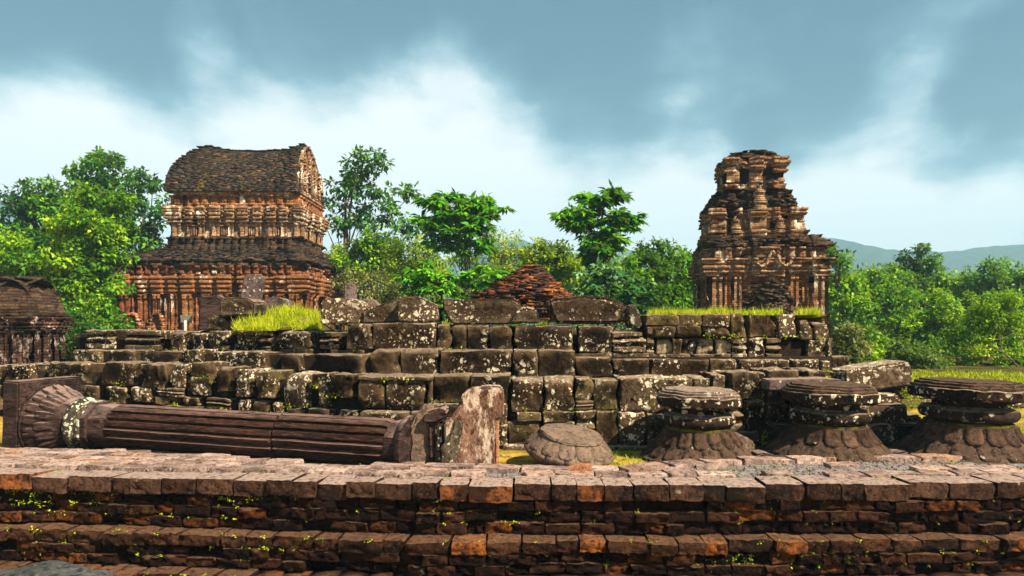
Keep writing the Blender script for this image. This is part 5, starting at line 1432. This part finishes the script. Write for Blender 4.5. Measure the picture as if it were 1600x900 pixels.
# ------------------------------------------------------------------ trees and shrubs
def leaves(centers, tones, per, rc, ll, lw, mat, seed, droop=0.3, whorl=False, flat=0.75):
    r = np.random.default_rng(seed)
    n = len(centers)
    C = np.repeat(centers, per, axis=0); N = len(C)
    D = r.normal(0, 1, (N, 3)); D /= np.linalg.norm(D, axis=1)[:, None]
    if whorl:
        D[:, 2] = np.abs(D[:, 2]) * 0.35 - 0.12
        D /= np.linalg.norm(D, axis=1)[:, None]
        P = C + D * r.uniform(0.0, 0.35, (N, 1)) * rc
        dirv = D.copy(); dirv[:, 2] -= droop * r.uniform(0.3, 1.2, N)
    else:
        rad = r.uniform(0, 1, (N, 1)) ** 0.45 * rc
        P = C + D * rad * np.array([1, 1, flat])
        dirv = D * 0.8 + r.normal(0, 0.6, (N, 3)); dirv[:, 2] -= droop
    dirv /= np.linalg.norm(dirv, axis=1)[:, None]
    up = r.normal(0, 0.45, (N, 3)) + np.array([0, 0, 1.0]) + D * 0.5
    side = np.cross(dirv, up); side /= np.linalg.norm(side, axis=1)[:, None] + 1e-6
    nrm = np.cross(side, dirv)
    L = ll * r.uniform(0.7, 1.3, (N, 1)); Wd = lw * r.uniform(0.7, 1.3, (N, 1))
    V = np.stack([P, P + dirv * L * 0.45 + side * Wd * .5 + nrm * Wd * .12, P + dirv * L - nrm * L * .12, P + dirv * L * .45 - side * Wd * .5 + nrm * Wd * .12], 1).reshape(-1, 3)
    Fc = np.arange(N * 4).reshape(-1, 4)
    tn = np.clip(np.repeat(tones, per) * 0.80 + r.normal(0.10, 0.16, N), 0, 1)
    return V, Fc, np.repeat(tn, 4)

def cluster_points(blobs, dist, spacing, seed, fill=0.55):
    """blobs in photo px (x, y, rx, ry) around a given distance -> cluster centres in metres"""
    r = np.random.default_rng(seed); out = []; tn = []
    for (bx_, by_, rx, ry) in blobs:
        cx_, cz_ = WX(bx_, dist), WZ(by_, dist); RX = rx / F * dist; RZ = ry / F * dist; RY = (RX + RZ) / 2 * 0.9
        vol_n = int(max(4, 4.2 * (RX * RZ + RX * RY + RY * RZ) / 3 / spacing ** 2 * (0.7 + fill)))
        D = r.normal(0, 1, (vol_n, 3)); D /= np.linalg.norm(D, axis=1)[:, None]
        rad = r.uniform(0, 1, vol_n) ** 0.28
        lump = np.array([1 + 0.24 * mnoise.noise(Vector((d_[0] * 2.2 + seed, d_[1] * 2.2, d_[2] * 2.2))) for d_ in D])
        P = D * (rad * lump)[:, None] * np.array([RX, RY, RZ]) + np.array([cx_, dist + r.normal(0, .15 * RY), cz_])
        out.append(P)
        tn.append(np.array([0.42 + 0.85 * mnoise.noise(Vector((p[0] * .7 + seed, p[1] * .7, p[2] * .7))) for p in P]) + r.normal(0, .12, vol_n))
    return np.concatenate(out), np.clip(np.concatenate(tn), 0, 1)

TREE_N = [0]
def tree(name, label, cat, dist, blobs, trunk=None, mat='leaf_mid', spacing=0.34, per=34, leaf=(0.16, 0.07), rc=0.34, droop=0.3, whorl=False, group=None, zbase=0.0, limbs=7, trunk_r=None, multi=1, flat=0.75):
    TREE_N[0] += 1; sd = TREE_N[0] * 17
    pc, tn = cluster_points(blobs, dist, spacing * 1.22, sd)
    bx_ = sum(b[0] * b[2] for b in blobs) / sum(b[2] for b in blobs)
    tx_ = WX(trunk[0] if trunk else bx_, dist)
    t = thing(name, label, cat, (tx_, dist, zbase), 0, group)
    V, Fc, tv = leaves(pc - np.array([tx_, dist, zbase]), tn, int(per * (1.6 if whorl else 1.6)), rc * 0.95, leaf[0] * 1.15, leaf[1] * 1.6, M[mat], sd, droop, whorl, flat)
    link('crown', np_mesh('crown', V, Fc, M[mat], tv), t)
    bm = bmesh.new()
    top = WZ(trunk[1] if trunk else blobs[0][1], dist) - zbase
    r0 = trunk_r or max(0.05, (WX(max(b[2] for b in blobs), 0) and 0) + 0.03 * (top))
    for q in range(multi):
        ox_ = (q - (multi - 1) / 2) * 0.28
        a = Vector((ox_, 0.1 * q, -0.2)); b = Vector((ox_ * 1.2, 0, top))
        tube(bm, a, b, r0, r0 * 0.35, 8, bend=0.10 * top * 0.3, seed=sd + q, n=8)
    rr = random.Random(sd)
    idx = [rr.randrange(len(pc)) for _ in range(limbs)]
    if blobs:
        for b_ in blobs: idx.append(int(np.argmin(np.abs(pc[:, 0] - WX(b_[0], dist)) + np.abs(pc[:, 2] - WZ(b_[1], dist)))))
    for i in idx:
        e_ = Vector(pc[i]) - Vector((tx_, dist, zbase))
        s_ = Vector((0, 0, min(top, max(top * 0.45, e_.z * 0.6))))
        tube(bm, s_, e_, r0 * 0.32, r0 * 0.07, 5, bend=0.25, seed=sd + i, n=4)
    me = bpy.data.meshes.new('trunk'); bm.to_mesh(me); bm.free()
    for p in me.polygons: p.use_smooth = True
    me.materials.append(M['bark'])
    link('trunk', me, t)
    return t

# left group
tree('broadleaf_tree', 'tall dark leafed tree with the highest crown left of the saddle roofed temple', 'tree', 44, [(160, 275, 55, 36), (185, 320, 45, 40), (135, 310, 40, 34), (150, 380, 60, 50)], (160, 330), 'leaf_dark', 0.50, 34, (0.26, 0.11), 0.5)
tree('broadleaf_tree', 'dark tree crown with sky gaps touching the left eave of the saddle roofed temple', 'tree', 42, [(228, 300, 34, 30), (240, 345, 34, 36), (215, 375, 32, 30), (232, 388, 26, 20)], (225, 350), 'leaf_dark', 0.58, 26, (0.26, 0.11), 0.45)
tree('broadleaf_tree', 'dark round crowned tree behind the small shrine near the left edge', 'tree', 38, [(58, 312, 46, 34), (40, 362, 42, 38), (22, 352, 26, 24), (95, 335, 30, 34), (85, 350, 35, 38), (60, 410, 60, 40)], (55, 360), 'leaf_dark', 0.42, 36, (0.24, 0.10), 0.45)
tree('broadleaf_tree', 'bright green leafy tree in front of the dark ones between shrine and temple', 'tree', 30, [(148, 318, 50, 26), (120, 352, 50, 30), (165, 360, 38, 30), (150, 420, 55, 38), (130, 470, 48, 42), (160, 500, 40, 34), (100, 400, 40, 30)], (145, 420), 'leaf_mid', 0.33, 38, (0.18, 0.08), 0.36)
tree('broadleaf_tree', 'mid green tree leaning in from the left edge of the picture', 'tree', 30, [(5, 390, 40, 30), (-10, 430, 50, 40), (40, 420, 40, 26)], (0, 420), 'leaf_mid', 0.36, 34, (0.18, 0.08), 0.36)
tree('shrub', 'dark shrub filling the gap beside the small shrine wall', 'shrub', 24, [(120, 540, 30, 28), (105, 500, 26, 30), (140, 510, 30, 24)], (115, 540), 'leaf_dark', 0.3, 30, (0.12, 0.06), 0.28)
tree('broadleaf_tree', 'dark green tree showing low between shrine and saddle roofed temple', 'tree', 36, [(110, 450, 60, 50), (60, 470, 50, 50), (180, 460, 30, 50), (150, 530, 50, 40), (80, 530, 40, 40)], (100, 480), 'leaf_dark', 0.5, 34, (0.2, 0.09), 0.42)
# behind, centre
tree('tall_tree', 'tall slender open crowned tree just right of the saddle roofed temple', 'tree', 44, [(562, 252, 44, 22), (535, 285, 28, 26), (575, 290, 36, 26), (540, 330, 36, 26), (595, 325, 34, 18), (628, 350, 32, 14), (650, 368, 20, 9), (520, 345, 18, 18), (572, 348, 26, 12), (642, 300, 14, 6)], (541, 300), 'leaf_dark', 0.62, 22, (0.30, 0.12), 0.46, trunk_r=0.2)
tree('umbrella_tree', 'spreading umbrella shaped tree on thin twin trunks left of the brick mound', 'tree', 29, [(715, 312, 50, 16), (680, 335, 36, 22), (745, 335, 42, 26), (715, 350, 48, 26), (765, 325, 26, 12), (700, 378, 34, 16), (742, 385, 36, 16), (670, 310, 20, 9)], (728, 380), 'leaf_umb', 0.30, 20, (0.34, 0.085), 0.30, droop=0.5, whorl=True, limbs=12, trunk_r=0.05, multi=2)
tree('umbrella_tree', 'dark umbrella shaped tree standing alone right of the brick mound', 'tree', 29, [(940, 308, 42, 14), (895, 340, 36, 18), (935, 345, 44, 28), (972, 342, 28, 20), (930, 385, 34, 24), (958, 372, 30, 18), (938, 412, 22, 12)], (940, 400), 'leaf_umb', 0.28, 22, (0.34, 0.09), 0.30, droop=0.5, whorl=True, limbs=12, trunk_r=0.07, multi=2)
tree('round_tree', 'dark green small round tree under the tall slender tree', 'tree', 36, [(582, 385, 42, 26), (560, 405, 34, 24), (600, 415, 30, 20)], (580, 420), 'leaf_mid', 0.38, 34, (0.2, 0.09), 0.38)
tree('shrub', 'pale olive bush at the right corner of the saddle roofed temple', 'shrub', 24, [(575, 448, 40, 24), (545, 440, 22, 20), (600, 462, 30, 20)], (575, 460), 'leaf_olive', 0.25, 30, (0.10, 0.045), 0.24)
tree('shrub', 'yellowish bush between the pale olive bush and the umbrella tree', 'shrub', 34, [(640, 400, 42, 24), (610, 395, 26, 14), (665, 425, 36, 24), (625, 425, 32, 20)], (645, 430), 'leaf_yellow', 0.36, 34, (0.15, 0.06), 0.36)
tree('shrub', 'glossy bright green bush below the twin trunks of the umbrella tree', 'shrub', 23, [(665, 430, 40, 17), (700, 448, 36, 18), (650, 452, 26, 17), (750, 430, 34, 14), (755, 452, 30, 14), (700, 480, 40, 16)], (690, 450), 'leaf_umb', 0.26, 16, (0.26, 0.075), 0.24, droop=0.45, whorl=True)
tree('feathery_tree', 'feathery yellow green tree behind the umbrella tree', 'tree', 40, [(785, 385, 34, 30), (805, 410, 32, 30), (770, 410, 34, 28), (815, 440, 26, 18)], (788, 420), 'leaf_yellow', 0.42, 44, (0.13, 0.05), 0.42)
tree('shrub', 'lime green bush just right of the brick mound peak', 'shrub', 32, [(842, 392, 28, 18), (870, 405, 28, 20), (850, 420, 34, 22), (880, 440, 34, 22), (895, 420, 26, 20)], (860, 430), 'leaf_yellow', 0.33, 36, (0.17, 0.07), 0.33)
tree('shrub', 'big leaved grey green bush below the dark umbrella tree', 'shrub', 24, [(935, 430, 34, 16), (965, 450, 36, 22), (995, 455, 26, 22), (925, 455, 30, 20), (980, 478, 36, 16)], (955, 450), 'leaf_grey', 0.26, 16, (0.25, 0.08), 0.24, droop=0.45, whorl=True)
tree('broadleaf_tree', 'light green leafy tree between the dark umbrella tree and the stepped tower', 'tree', 33, [(1025, 395, 36, 20), (1010, 425, 38, 28), (1050, 430, 34, 32), (1040, 470, 44, 24), (1078, 405, 20, 16), (1080, 450, 26, 30)], (1030, 430), 'leaf_bright', 0.36, 34, (0.18, 0.08), 0.36)
tree('broadleaf_tree', 'shaded green tree filling the gap low behind the umbrella trees', 'tree', 46, [(620, 440, 60, 34), (700, 430, 60, 40), (780, 440, 60, 30), (860, 440, 60, 34)], (720, 440), 'leaf_mid', 0.6, 34, (0.24, 0.1), 0.55)
tree('broadleaf_tree', 'second shaded tree low behind the grey green bush', 'tree', 45, [(930, 440, 60, 44), (1000, 430, 50, 40), (1060, 430, 50, 40), (1010, 470, 80, 30)], (990, 440), 'leaf_mid', 0.6, 34, (0.24, 0.1), 0.55)
tree('broadleaf_tree', 'small green tree seen over the lean-to roof right of the saddle roofed temple', 'tree', 40, [(525, 400, 26, 20), (515, 425, 26, 22), (545, 430, 34, 26)], (525, 420), 'leaf_yellow', 0.4, 34, (0.18, 0.08), 0.38)
# right side forest
RT = [
 ('bright young tree right behind the stepped tower', 34, [(1302, 402, 26, 18), (1310, 430, 28, 28), (1325, 455, 34, 28)], 'leaf_bright', (0.18, .08)),
 ('dark green tree with the highest crown in the right forest', 46, [(1437, 410, 34, 22), (1425, 435, 38, 24), (1460, 440, 30, 20)], 'leaf_dark', (0.24, .1)),
 ('mid green tree left of the highest crown in the right forest', 44, [(1385, 430, 34, 18), (1360, 440, 34, 20), (1395, 455, 42, 26)], 'leaf_mid', (0.22, .09)),
 ('green rounded crown right of the highest one in the right forest', 44, [(1490, 442, 34, 20), (1475, 460, 36, 24), (1520, 455, 26, 18)], 'leaf_mid', (0.22, .09)),
 ('dark green tree at the upper right edge', 42, [(1565, 428, 34, 20), (1590, 445, 36, 26), (1545, 440, 34, 18)], 'leaf_dark', (0.22, .09)),
 ('broad light green tree in the middle of the right forest', 34, [(1365, 480, 44, 30), (1330, 495, 40, 30), (1400, 490, 40, 30), (1345, 530, 44, 26), (1395, 460, 30, 18)], 'leaf_bright', (0.17, .07)),
 ('green tree with dark hollows below the highest crown', 31, [(1450, 480, 44, 26), (1430, 510, 44, 28), (1475, 500, 36, 26), (1445, 545, 46, 28)], 'leaf_mid', (0.17, .07)),
 ('large feathery yellow green tree with a bare pale branch at the right edge', 23, [(1545, 480, 44, 28), (1575, 500, 50, 34), (1520, 520, 44, 34), (1560, 550, 60, 36), (1495, 565, 30, 26), (1610, 540, 50, 50)], 'leaf_feather', (0.10, .035)),
 ('rounded olive tinted bush at the centre bottom of the right forest', 21, [(1425, 545, 30, 22), (1440, 570, 36, 22), (1405, 572, 30, 20)], 'leaf_olive2', (0.10, .045)),
 ('dry yellow brown bush beside the right end of the platform', 19, [(1330, 530, 22, 22), (1342, 555, 30, 20), (1318, 555, 22, 20)], 'leaf_olive', (0.10, .04)),
 ('dark leafy shrub under the light green tree in the right forest', 24, [(1375, 560, 34, 24), (1360, 535, 30, 20), (1385, 585, 36, 16)], 'leaf_mid', (0.14, .06)),
]
M['leaf_feather'] = leaf_mat('feathery_leaf', (0.014, 0.07, 0.004), (0.18, 0.38, 0.006), (0.52, 0.62, 0.010), 0.4)
M['leaf_olive2'] = leaf_mat('olive_green_leaf', (0.014, 0.045, 0.010), (0.06, 0.13, 0.022), (0.17, 0.25, 0.05), 0.35)
for lb, dd, bl, mt, lf in RT:
    tree('shrub' if 'bush' in lb or 'shrub' in lb else 'forest_tree', lb, 'shrub' if 'bush' in lb or 'shrub' in lb else 'tree', dd, bl, None, mt,
         0.0105 * dd + 0.02, 36 if lf[0] > .12 else 48, lf, 0.0105 * dd + 0.02, zbase=0.3 if dd < 25 else 0.0)
# far belt of forest closing the view, one mass nobody could count
fb = []
r_ = random.Random(4)
for k in range(34):
    px = 1290 + k * 11; fb.append((px, 470 + r_.uniform(-14, 14), 34, 38))
for k in range(20):
    px = 1290 + k * 17; fb.append((px, 545 + r_.uniform(-14, 14), 40, 50))
pc, tn = cluster_points(fb, 52, 0.85, 999)
V, Fc, tv = leaves(pc, tn, 40, 0.8, 0.3, 0.13, None, 5)
tag(link('far_forest', np_mesh('far_forest', V, Fc, M['leaf_mid'], tv)), 'dense far green forest behind the trees on the right', 'forest', kind='stuff')
fb = [(px, 470 + r_.uniform(-8, 8), 40, 34) for px in range(-60, 1290, 30)] + [(px, 500, 40, 16) for px in range(-60, 1700, 34)]
pc, tn = cluster_points(fb, 62, 1.1, 1999)
V, Fc, tv = leaves(pc, tn, 36, 1.0, 0.36, 0.16, None, 6)
tag(link('distant_treeline', np_mesh('distant_treeline', V, Fc, M['leaf_mid'], tv)), 'distant low line of trees behind temples and mound', 'forest', kind='stuff')

# bare branch of the feathery tree
par = [o for o in COL.objects if o.get('label', '').startswith('large feathery')][0]
bm = bmesh.new()
def bl_(a, b, ra, rb, sd): tube(bm, Vector((WX(a[0], 21.0), 21.0, WZ(a[1], 21.0))) - par.location, Vector((WX(b[0], 21.0), 21.0, WZ(b[1], 21.0))) - par.location, ra, rb, 6, 0.05, sd)
bl_((1590, 572), (1566, 550), .035, .025, 1); bl_((1566, 550), (1545, 539), .025, .01, 2); bl_((1566, 550), (1562, 525), .018, .008, 3); bl_((1562, 525), (1556, 508), .01, .005, 4); bl_((1563, 530), (1585, 518), .01, .004, 5)
me = bpy.data.meshes.new('bare_branch'); bm.to_mesh(me); bm.free(); me.materials.append(M['stele'])
link('bare_branch', me, par)

# ------------------------------------------------------------------ grass and weeds
def blades(name, pts, h, wd, mat, label, cat, lean=0.35, seed=1):
    r = np.random.default_rng(seed); pts = np.asarray(pts, dtype=float); N = len(pts)
    a = r.uniform(0, 2 * PI, N); L = h * r.uniform(0.35, 1.25, (N, 1)) * np.array([0.35 + 0.95 * min(1, max(0, 0.5 + 1.1 * mnoise.noise(Vector((p[0] * 2.6, p[1] * 2.6, 1))))) for p in pts])[:, None]
    side = np.stack([np.cos(a), np.sin(a), np.zeros(N)], 1) * wd * .5
    ln = r.normal(0, lean, (N, 3)); ln[:, 2] = 1; ln /= np.linalg.norm(ln, axis=1)[:, None]
    mid = pts + ln * L * .55
    l2 = ln + r.normal(0, lean, (N, 3)) * .8; l2[:, 2] -= .15
    tip = mid + l2 * L * .5
    V = np.stack([pts - side, pts + side, mid + side * .7, mid - side * .7, tip], 1).reshape(-1, 3)
    b = np.arange(N)[:, None] * 5
    Fc = np.concatenate([b + np.array([[0, 1, 2, 3]]), b + np.array([[3, 2, 4, 4]])])
    me = bpy.data.meshes.new(name)
    tri = np.concatenate([b + np.array([[0, 1, 2]]), b + np.array([[0, 2, 3]]), b + np.array([[3, 2, 4]])])
    me = np_mesh(name, V, tri, mat, np.repeat(np.clip(r.normal(.5, .22, N), 0, 1), 5))
    o = link(name, me); tag(o, label, cat, kind='stuff'); return o
def scatter(n, x0, x1, y0, y1, zf, keep=None):
    out = []
    while len(out) < n:
        x = rnd.uniform(x0, x1); y = rnd.uniform(y0, y1)
        if keep and not keep(x, y): n -= 0.2; continue
        out.append((x, y, zf(x, y) - 0.01))
    return out
def pxof(x, y): return 800 + x / y * F
pts = scatter(15000, WX(355, 13), WX(510, 13), 12.0, 17, terrace_z, lambda x, y: mnoise.noise(Vector((x * 2, y * 2, 8))) > -.3 and 366 + (y < 12.6) * 4 < pxof(x, y) < 502)
blades('mound_grass', pts, 0.18, 0.014, M['grass'], 'bright yellow green grass on the mound before the left temple', 'grass', seed=2, lean=.5)
pts = scatter(15000, WX(1005, 11), WX(1285, 14), 11.15, 14.5, terrace_z, lambda x, y: mnoise.noise(Vector((x * 2.2, y * 2.2, 8))) > -.12 and 1012 < pxof(x, y) < 1222 or (1245 < pxof(x, y) < 1282 and y > 11.5))
blades('platform_grass', pts, 0.13, 0.012, M['grass'], 'bright grass fringe on top of the platform before the stepped tower', 'grass', seed=3)
pts = scatter(2500, WX(680, 11.5), WX(860, 12), 11.3, 13.5, terrace_z, lambda x, y: 684 < pxof(x, y) < 704 or 838 < pxof(x, y) < 866)
blades('gap_grass', pts, 0.16, 0.012, M['grass'], 'tufts of bright grass in the gaps between the top blocks', 'grass', seed=4)
def gk(x, y):
    nz = mnoise.noise(Vector((x * 1.1, y * 1.3, 9))) + 0.5 * mnoise.noise(Vector((x * 3, y * 3, 2)))
    return nz > 0.05 and y > wall_back(x) + 0.05
pts = scatter(16000, -1.0, 6.5, 8.4, 13.5, ground_z, gk)
blades('yard_grass', pts, 0.07, 0.012, M['weed'], 'short patchy grass on the ochre earth around the pedestals', 'grass', seed=5, lean=.6)
pts = scatter(9000, WX(1410, 15), 15.0, 14.9, 19, lawn_z)
blades('lawn_grass', pts, 0.10, 0.02, M['grass'], 'bright turf on top of the low garden wall at the right', 'grass', seed=6)
pts = scatter(9000, 5.5, 14.5, 11.2, 15, ground_z, lambda x, y: mnoise.noise(Vector((x * .9, y * .9, 3))) > -0.05)
blades('right_yard_grass', pts, 0.08, 0.016, M['weed'], 'short grass between the low garden wall and the pedestals', 'grass', seed=7, lean=.6)
# weeds and ferns: small leaves rooted in the joints of masonry
def weed_cloud(name, cs, per, rc, ll, lw, label, seed, mat='weed'):
    cs = np.array(cs); tn = np.random.default_rng(seed).uniform(0.2, 1, len(cs))
    V, Fc, tv = leaves(cs, tn, per, rc, ll, lw, None, seed, droop=0.1)
    tag(link(name, np_mesh(name, V, Fc, M[mat], tv)), label, 'weeds', kind='stuff')
cs = []
for k in range(520):
    x = rnd.uniform(-5.8, 5.9)
    if mnoise.noise(Vector((x * 0.9, 0, 7))) + rnd.gauss(0, .25) < -0.05: continue
    ci = rnd.randrange(len(courses)); zt, hg, pj = courses[ci]
    cs.append((x, wall_front(x) - pj - 0.012, zt + rnd.uniform(-0.008, 0.006)))
for (x0, x1, z0, z1, n) in ((-5.4, -4.9, -.32, -.10, 30), (1.9, 2.4, -.85, -.68, 40), (-3.2, -2.6, -.2, -.12, 14), (2.4, 2.7, -.9, -.75, 18)):
    for k in range(n): x = rnd.uniform(x0, x1); zq = rnd.uniform(z0, z1); cs.append((x, wall_front(x) - (0.14 if zq < -.5 else 0) - 0.02, zq))
weed_cloud('wall_weeds', cs, 5, 0.022, 0.026, 0.016, 'tiny yellow green weeds rooted in the joints of the foreground brick wall', 31)
cs = []
for k in range(300):
    x = rnd.uniform(-6, 6); yq = rnd.uniform(wall_front(x) + .2, wall_back(x))
    if mnoise.noise(Vector((x * 1.4, yq * 2, 17))) < 0.12: continue
    cs.append((x, yq, 0.004))
weed_cloud('walkway_moss', cs, 9, 0.035, 0.02, 0.013, 'small moss cushions in the joints of the paved wall top', 32)
cs = []
for row, x0, x1, y0, y1, kind in T:
    if rnd.random() < 0.55:
        for q in range(rnd.randrange(1, 5)):
            px = rnd.uniform(x0, x1); dq = dlow(px) + ROW[row] + rnd.uniform(0.0, .03)
            cs.append((WX(px, dq), dq - 0.01, WZ(y1, dq) + 0.015))
for (px, py, dq) in ((74, 505, 9.6),):
    pass
for k in range(40):
    px = rnd.uniform(1185, 1225); cs.append((WX(px, 10), 10 + rnd.uniform(-.3, .4), rnd.uniform(0, .18)))
for k in range(60):
    px = rnd.uniform(1410, 1440); cs.append((WX(px, 14.6), 14.6, rnd.uniform(0.0, .42)))
weed_cloud('platform_weeds', cs, 8, 0.04, 0.04, 0.02, 'small weeds sprouting from the joints of the stone platform', 33)

# ------------------------------------------------------------------ hills
def hill(name, prof, dist, depth, seed):
    V = []; Fc = []; n = 160; m = 10
    x0, x1 = prof[0][0], prof[-1][0]
    for i in range(n + 1):
        px = x0 + (x1 - x0) * i / n
        for (a_, b_), (c_, e_) in zip(prof, prof[1:]):
            if a_ <= px <= c_: py = b_ + (e_ - b_) * (px - a_) / (c_ - a_)
        H_ = WZ(py, dist) + 4 * mnoise.noise(Vector((px * 0.05, seed, 0))) + 2.6 * mnoise.noise(Vector((px * 0.22, seed, 0)))
        for j in range(m + 1):
            t_ = j / m
            V.append((WX(px, dist) , dist - depth * (1 - t_), -0.5 + (H_ + .5) * math.sin(t_ * PI / 2) + (2.5 * mnoise.noise(Vector((px * 0.06, t_ * 6, seed))) if 0 < j < m else 0)))
        V.append((WX(px, dist), dist + depth, -0.5))
    k = m + 2
    for i in range(n):
        for j in range(m + 1):
            a = i * k + j; Fc.append((a, a + k, a + k + 1, a + 1))
    link(name, np_mesh(name, V, Fc, M['hill'], smooth=True), kind='structure')
hill('right_hill', [(1120, 430), (1180, 392), (1230, 376), (1262, 371), (1290, 375), (1330, 387), (1360, 393), (1400, 394), (1450, 396), (1490, 394), (1520, 388), (1550, 386), (1600, 384), (1680, 372), (1760, 380), (1900, 400), (2100, 440)], 1100, 300, 3)
hill('middle_hill', [(560, 500), (640, 430), (720, 400), (775, 382), (810, 374), (850, 384), (890, 400), (940, 402), (985, 392), (1030, 398), (1080, 405), (1160, 420), (1300, 450)], 1300, 300, 9)
hill('left_hill', [(-700, 330), (-400, 300), (-200, 285), (-80, 287), (-20, 297), (15, 322), (50, 356), (110, 400), (220, 440), (420, 480)], 1050, 300, 5)

# ------------------------------------------------------------------ air
hz_me = bpy.data.meshes.new('haze')
bm = bmesh.new(); bmesh.ops.create_cube(bm, size=1.0)
bmesh.ops.scale(bm, vec=(3800, 1800, 216), verts=bm.verts[:]); bmesh.ops.translate(bm, vec=(0, 780, 108 - 3.0), verts=bm.verts[:])
bm.to_mesh(hz_me); bm.free()
hm, t = new_mat('hazy_air')
pv_ = t.n('ShaderNodeVolumePrincipled')
pv_.inputs['Color'].default_value = (0.45, 0.78, 1.0, 1); pv_.inputs['Density'].default_value = 0.00065; pv_.inputs['Anisotropy'].default_value = 0.0
o_ = t.n('ShaderNodeOutputMaterial'); t.set(o_.inputs['Volume'], pv_.outputs[0])
hz_me.materials.append(hm)
link('haze', hz_me, kind='stuff')
for o in list(COL.objects):
    if 'done' in o: del o['done']
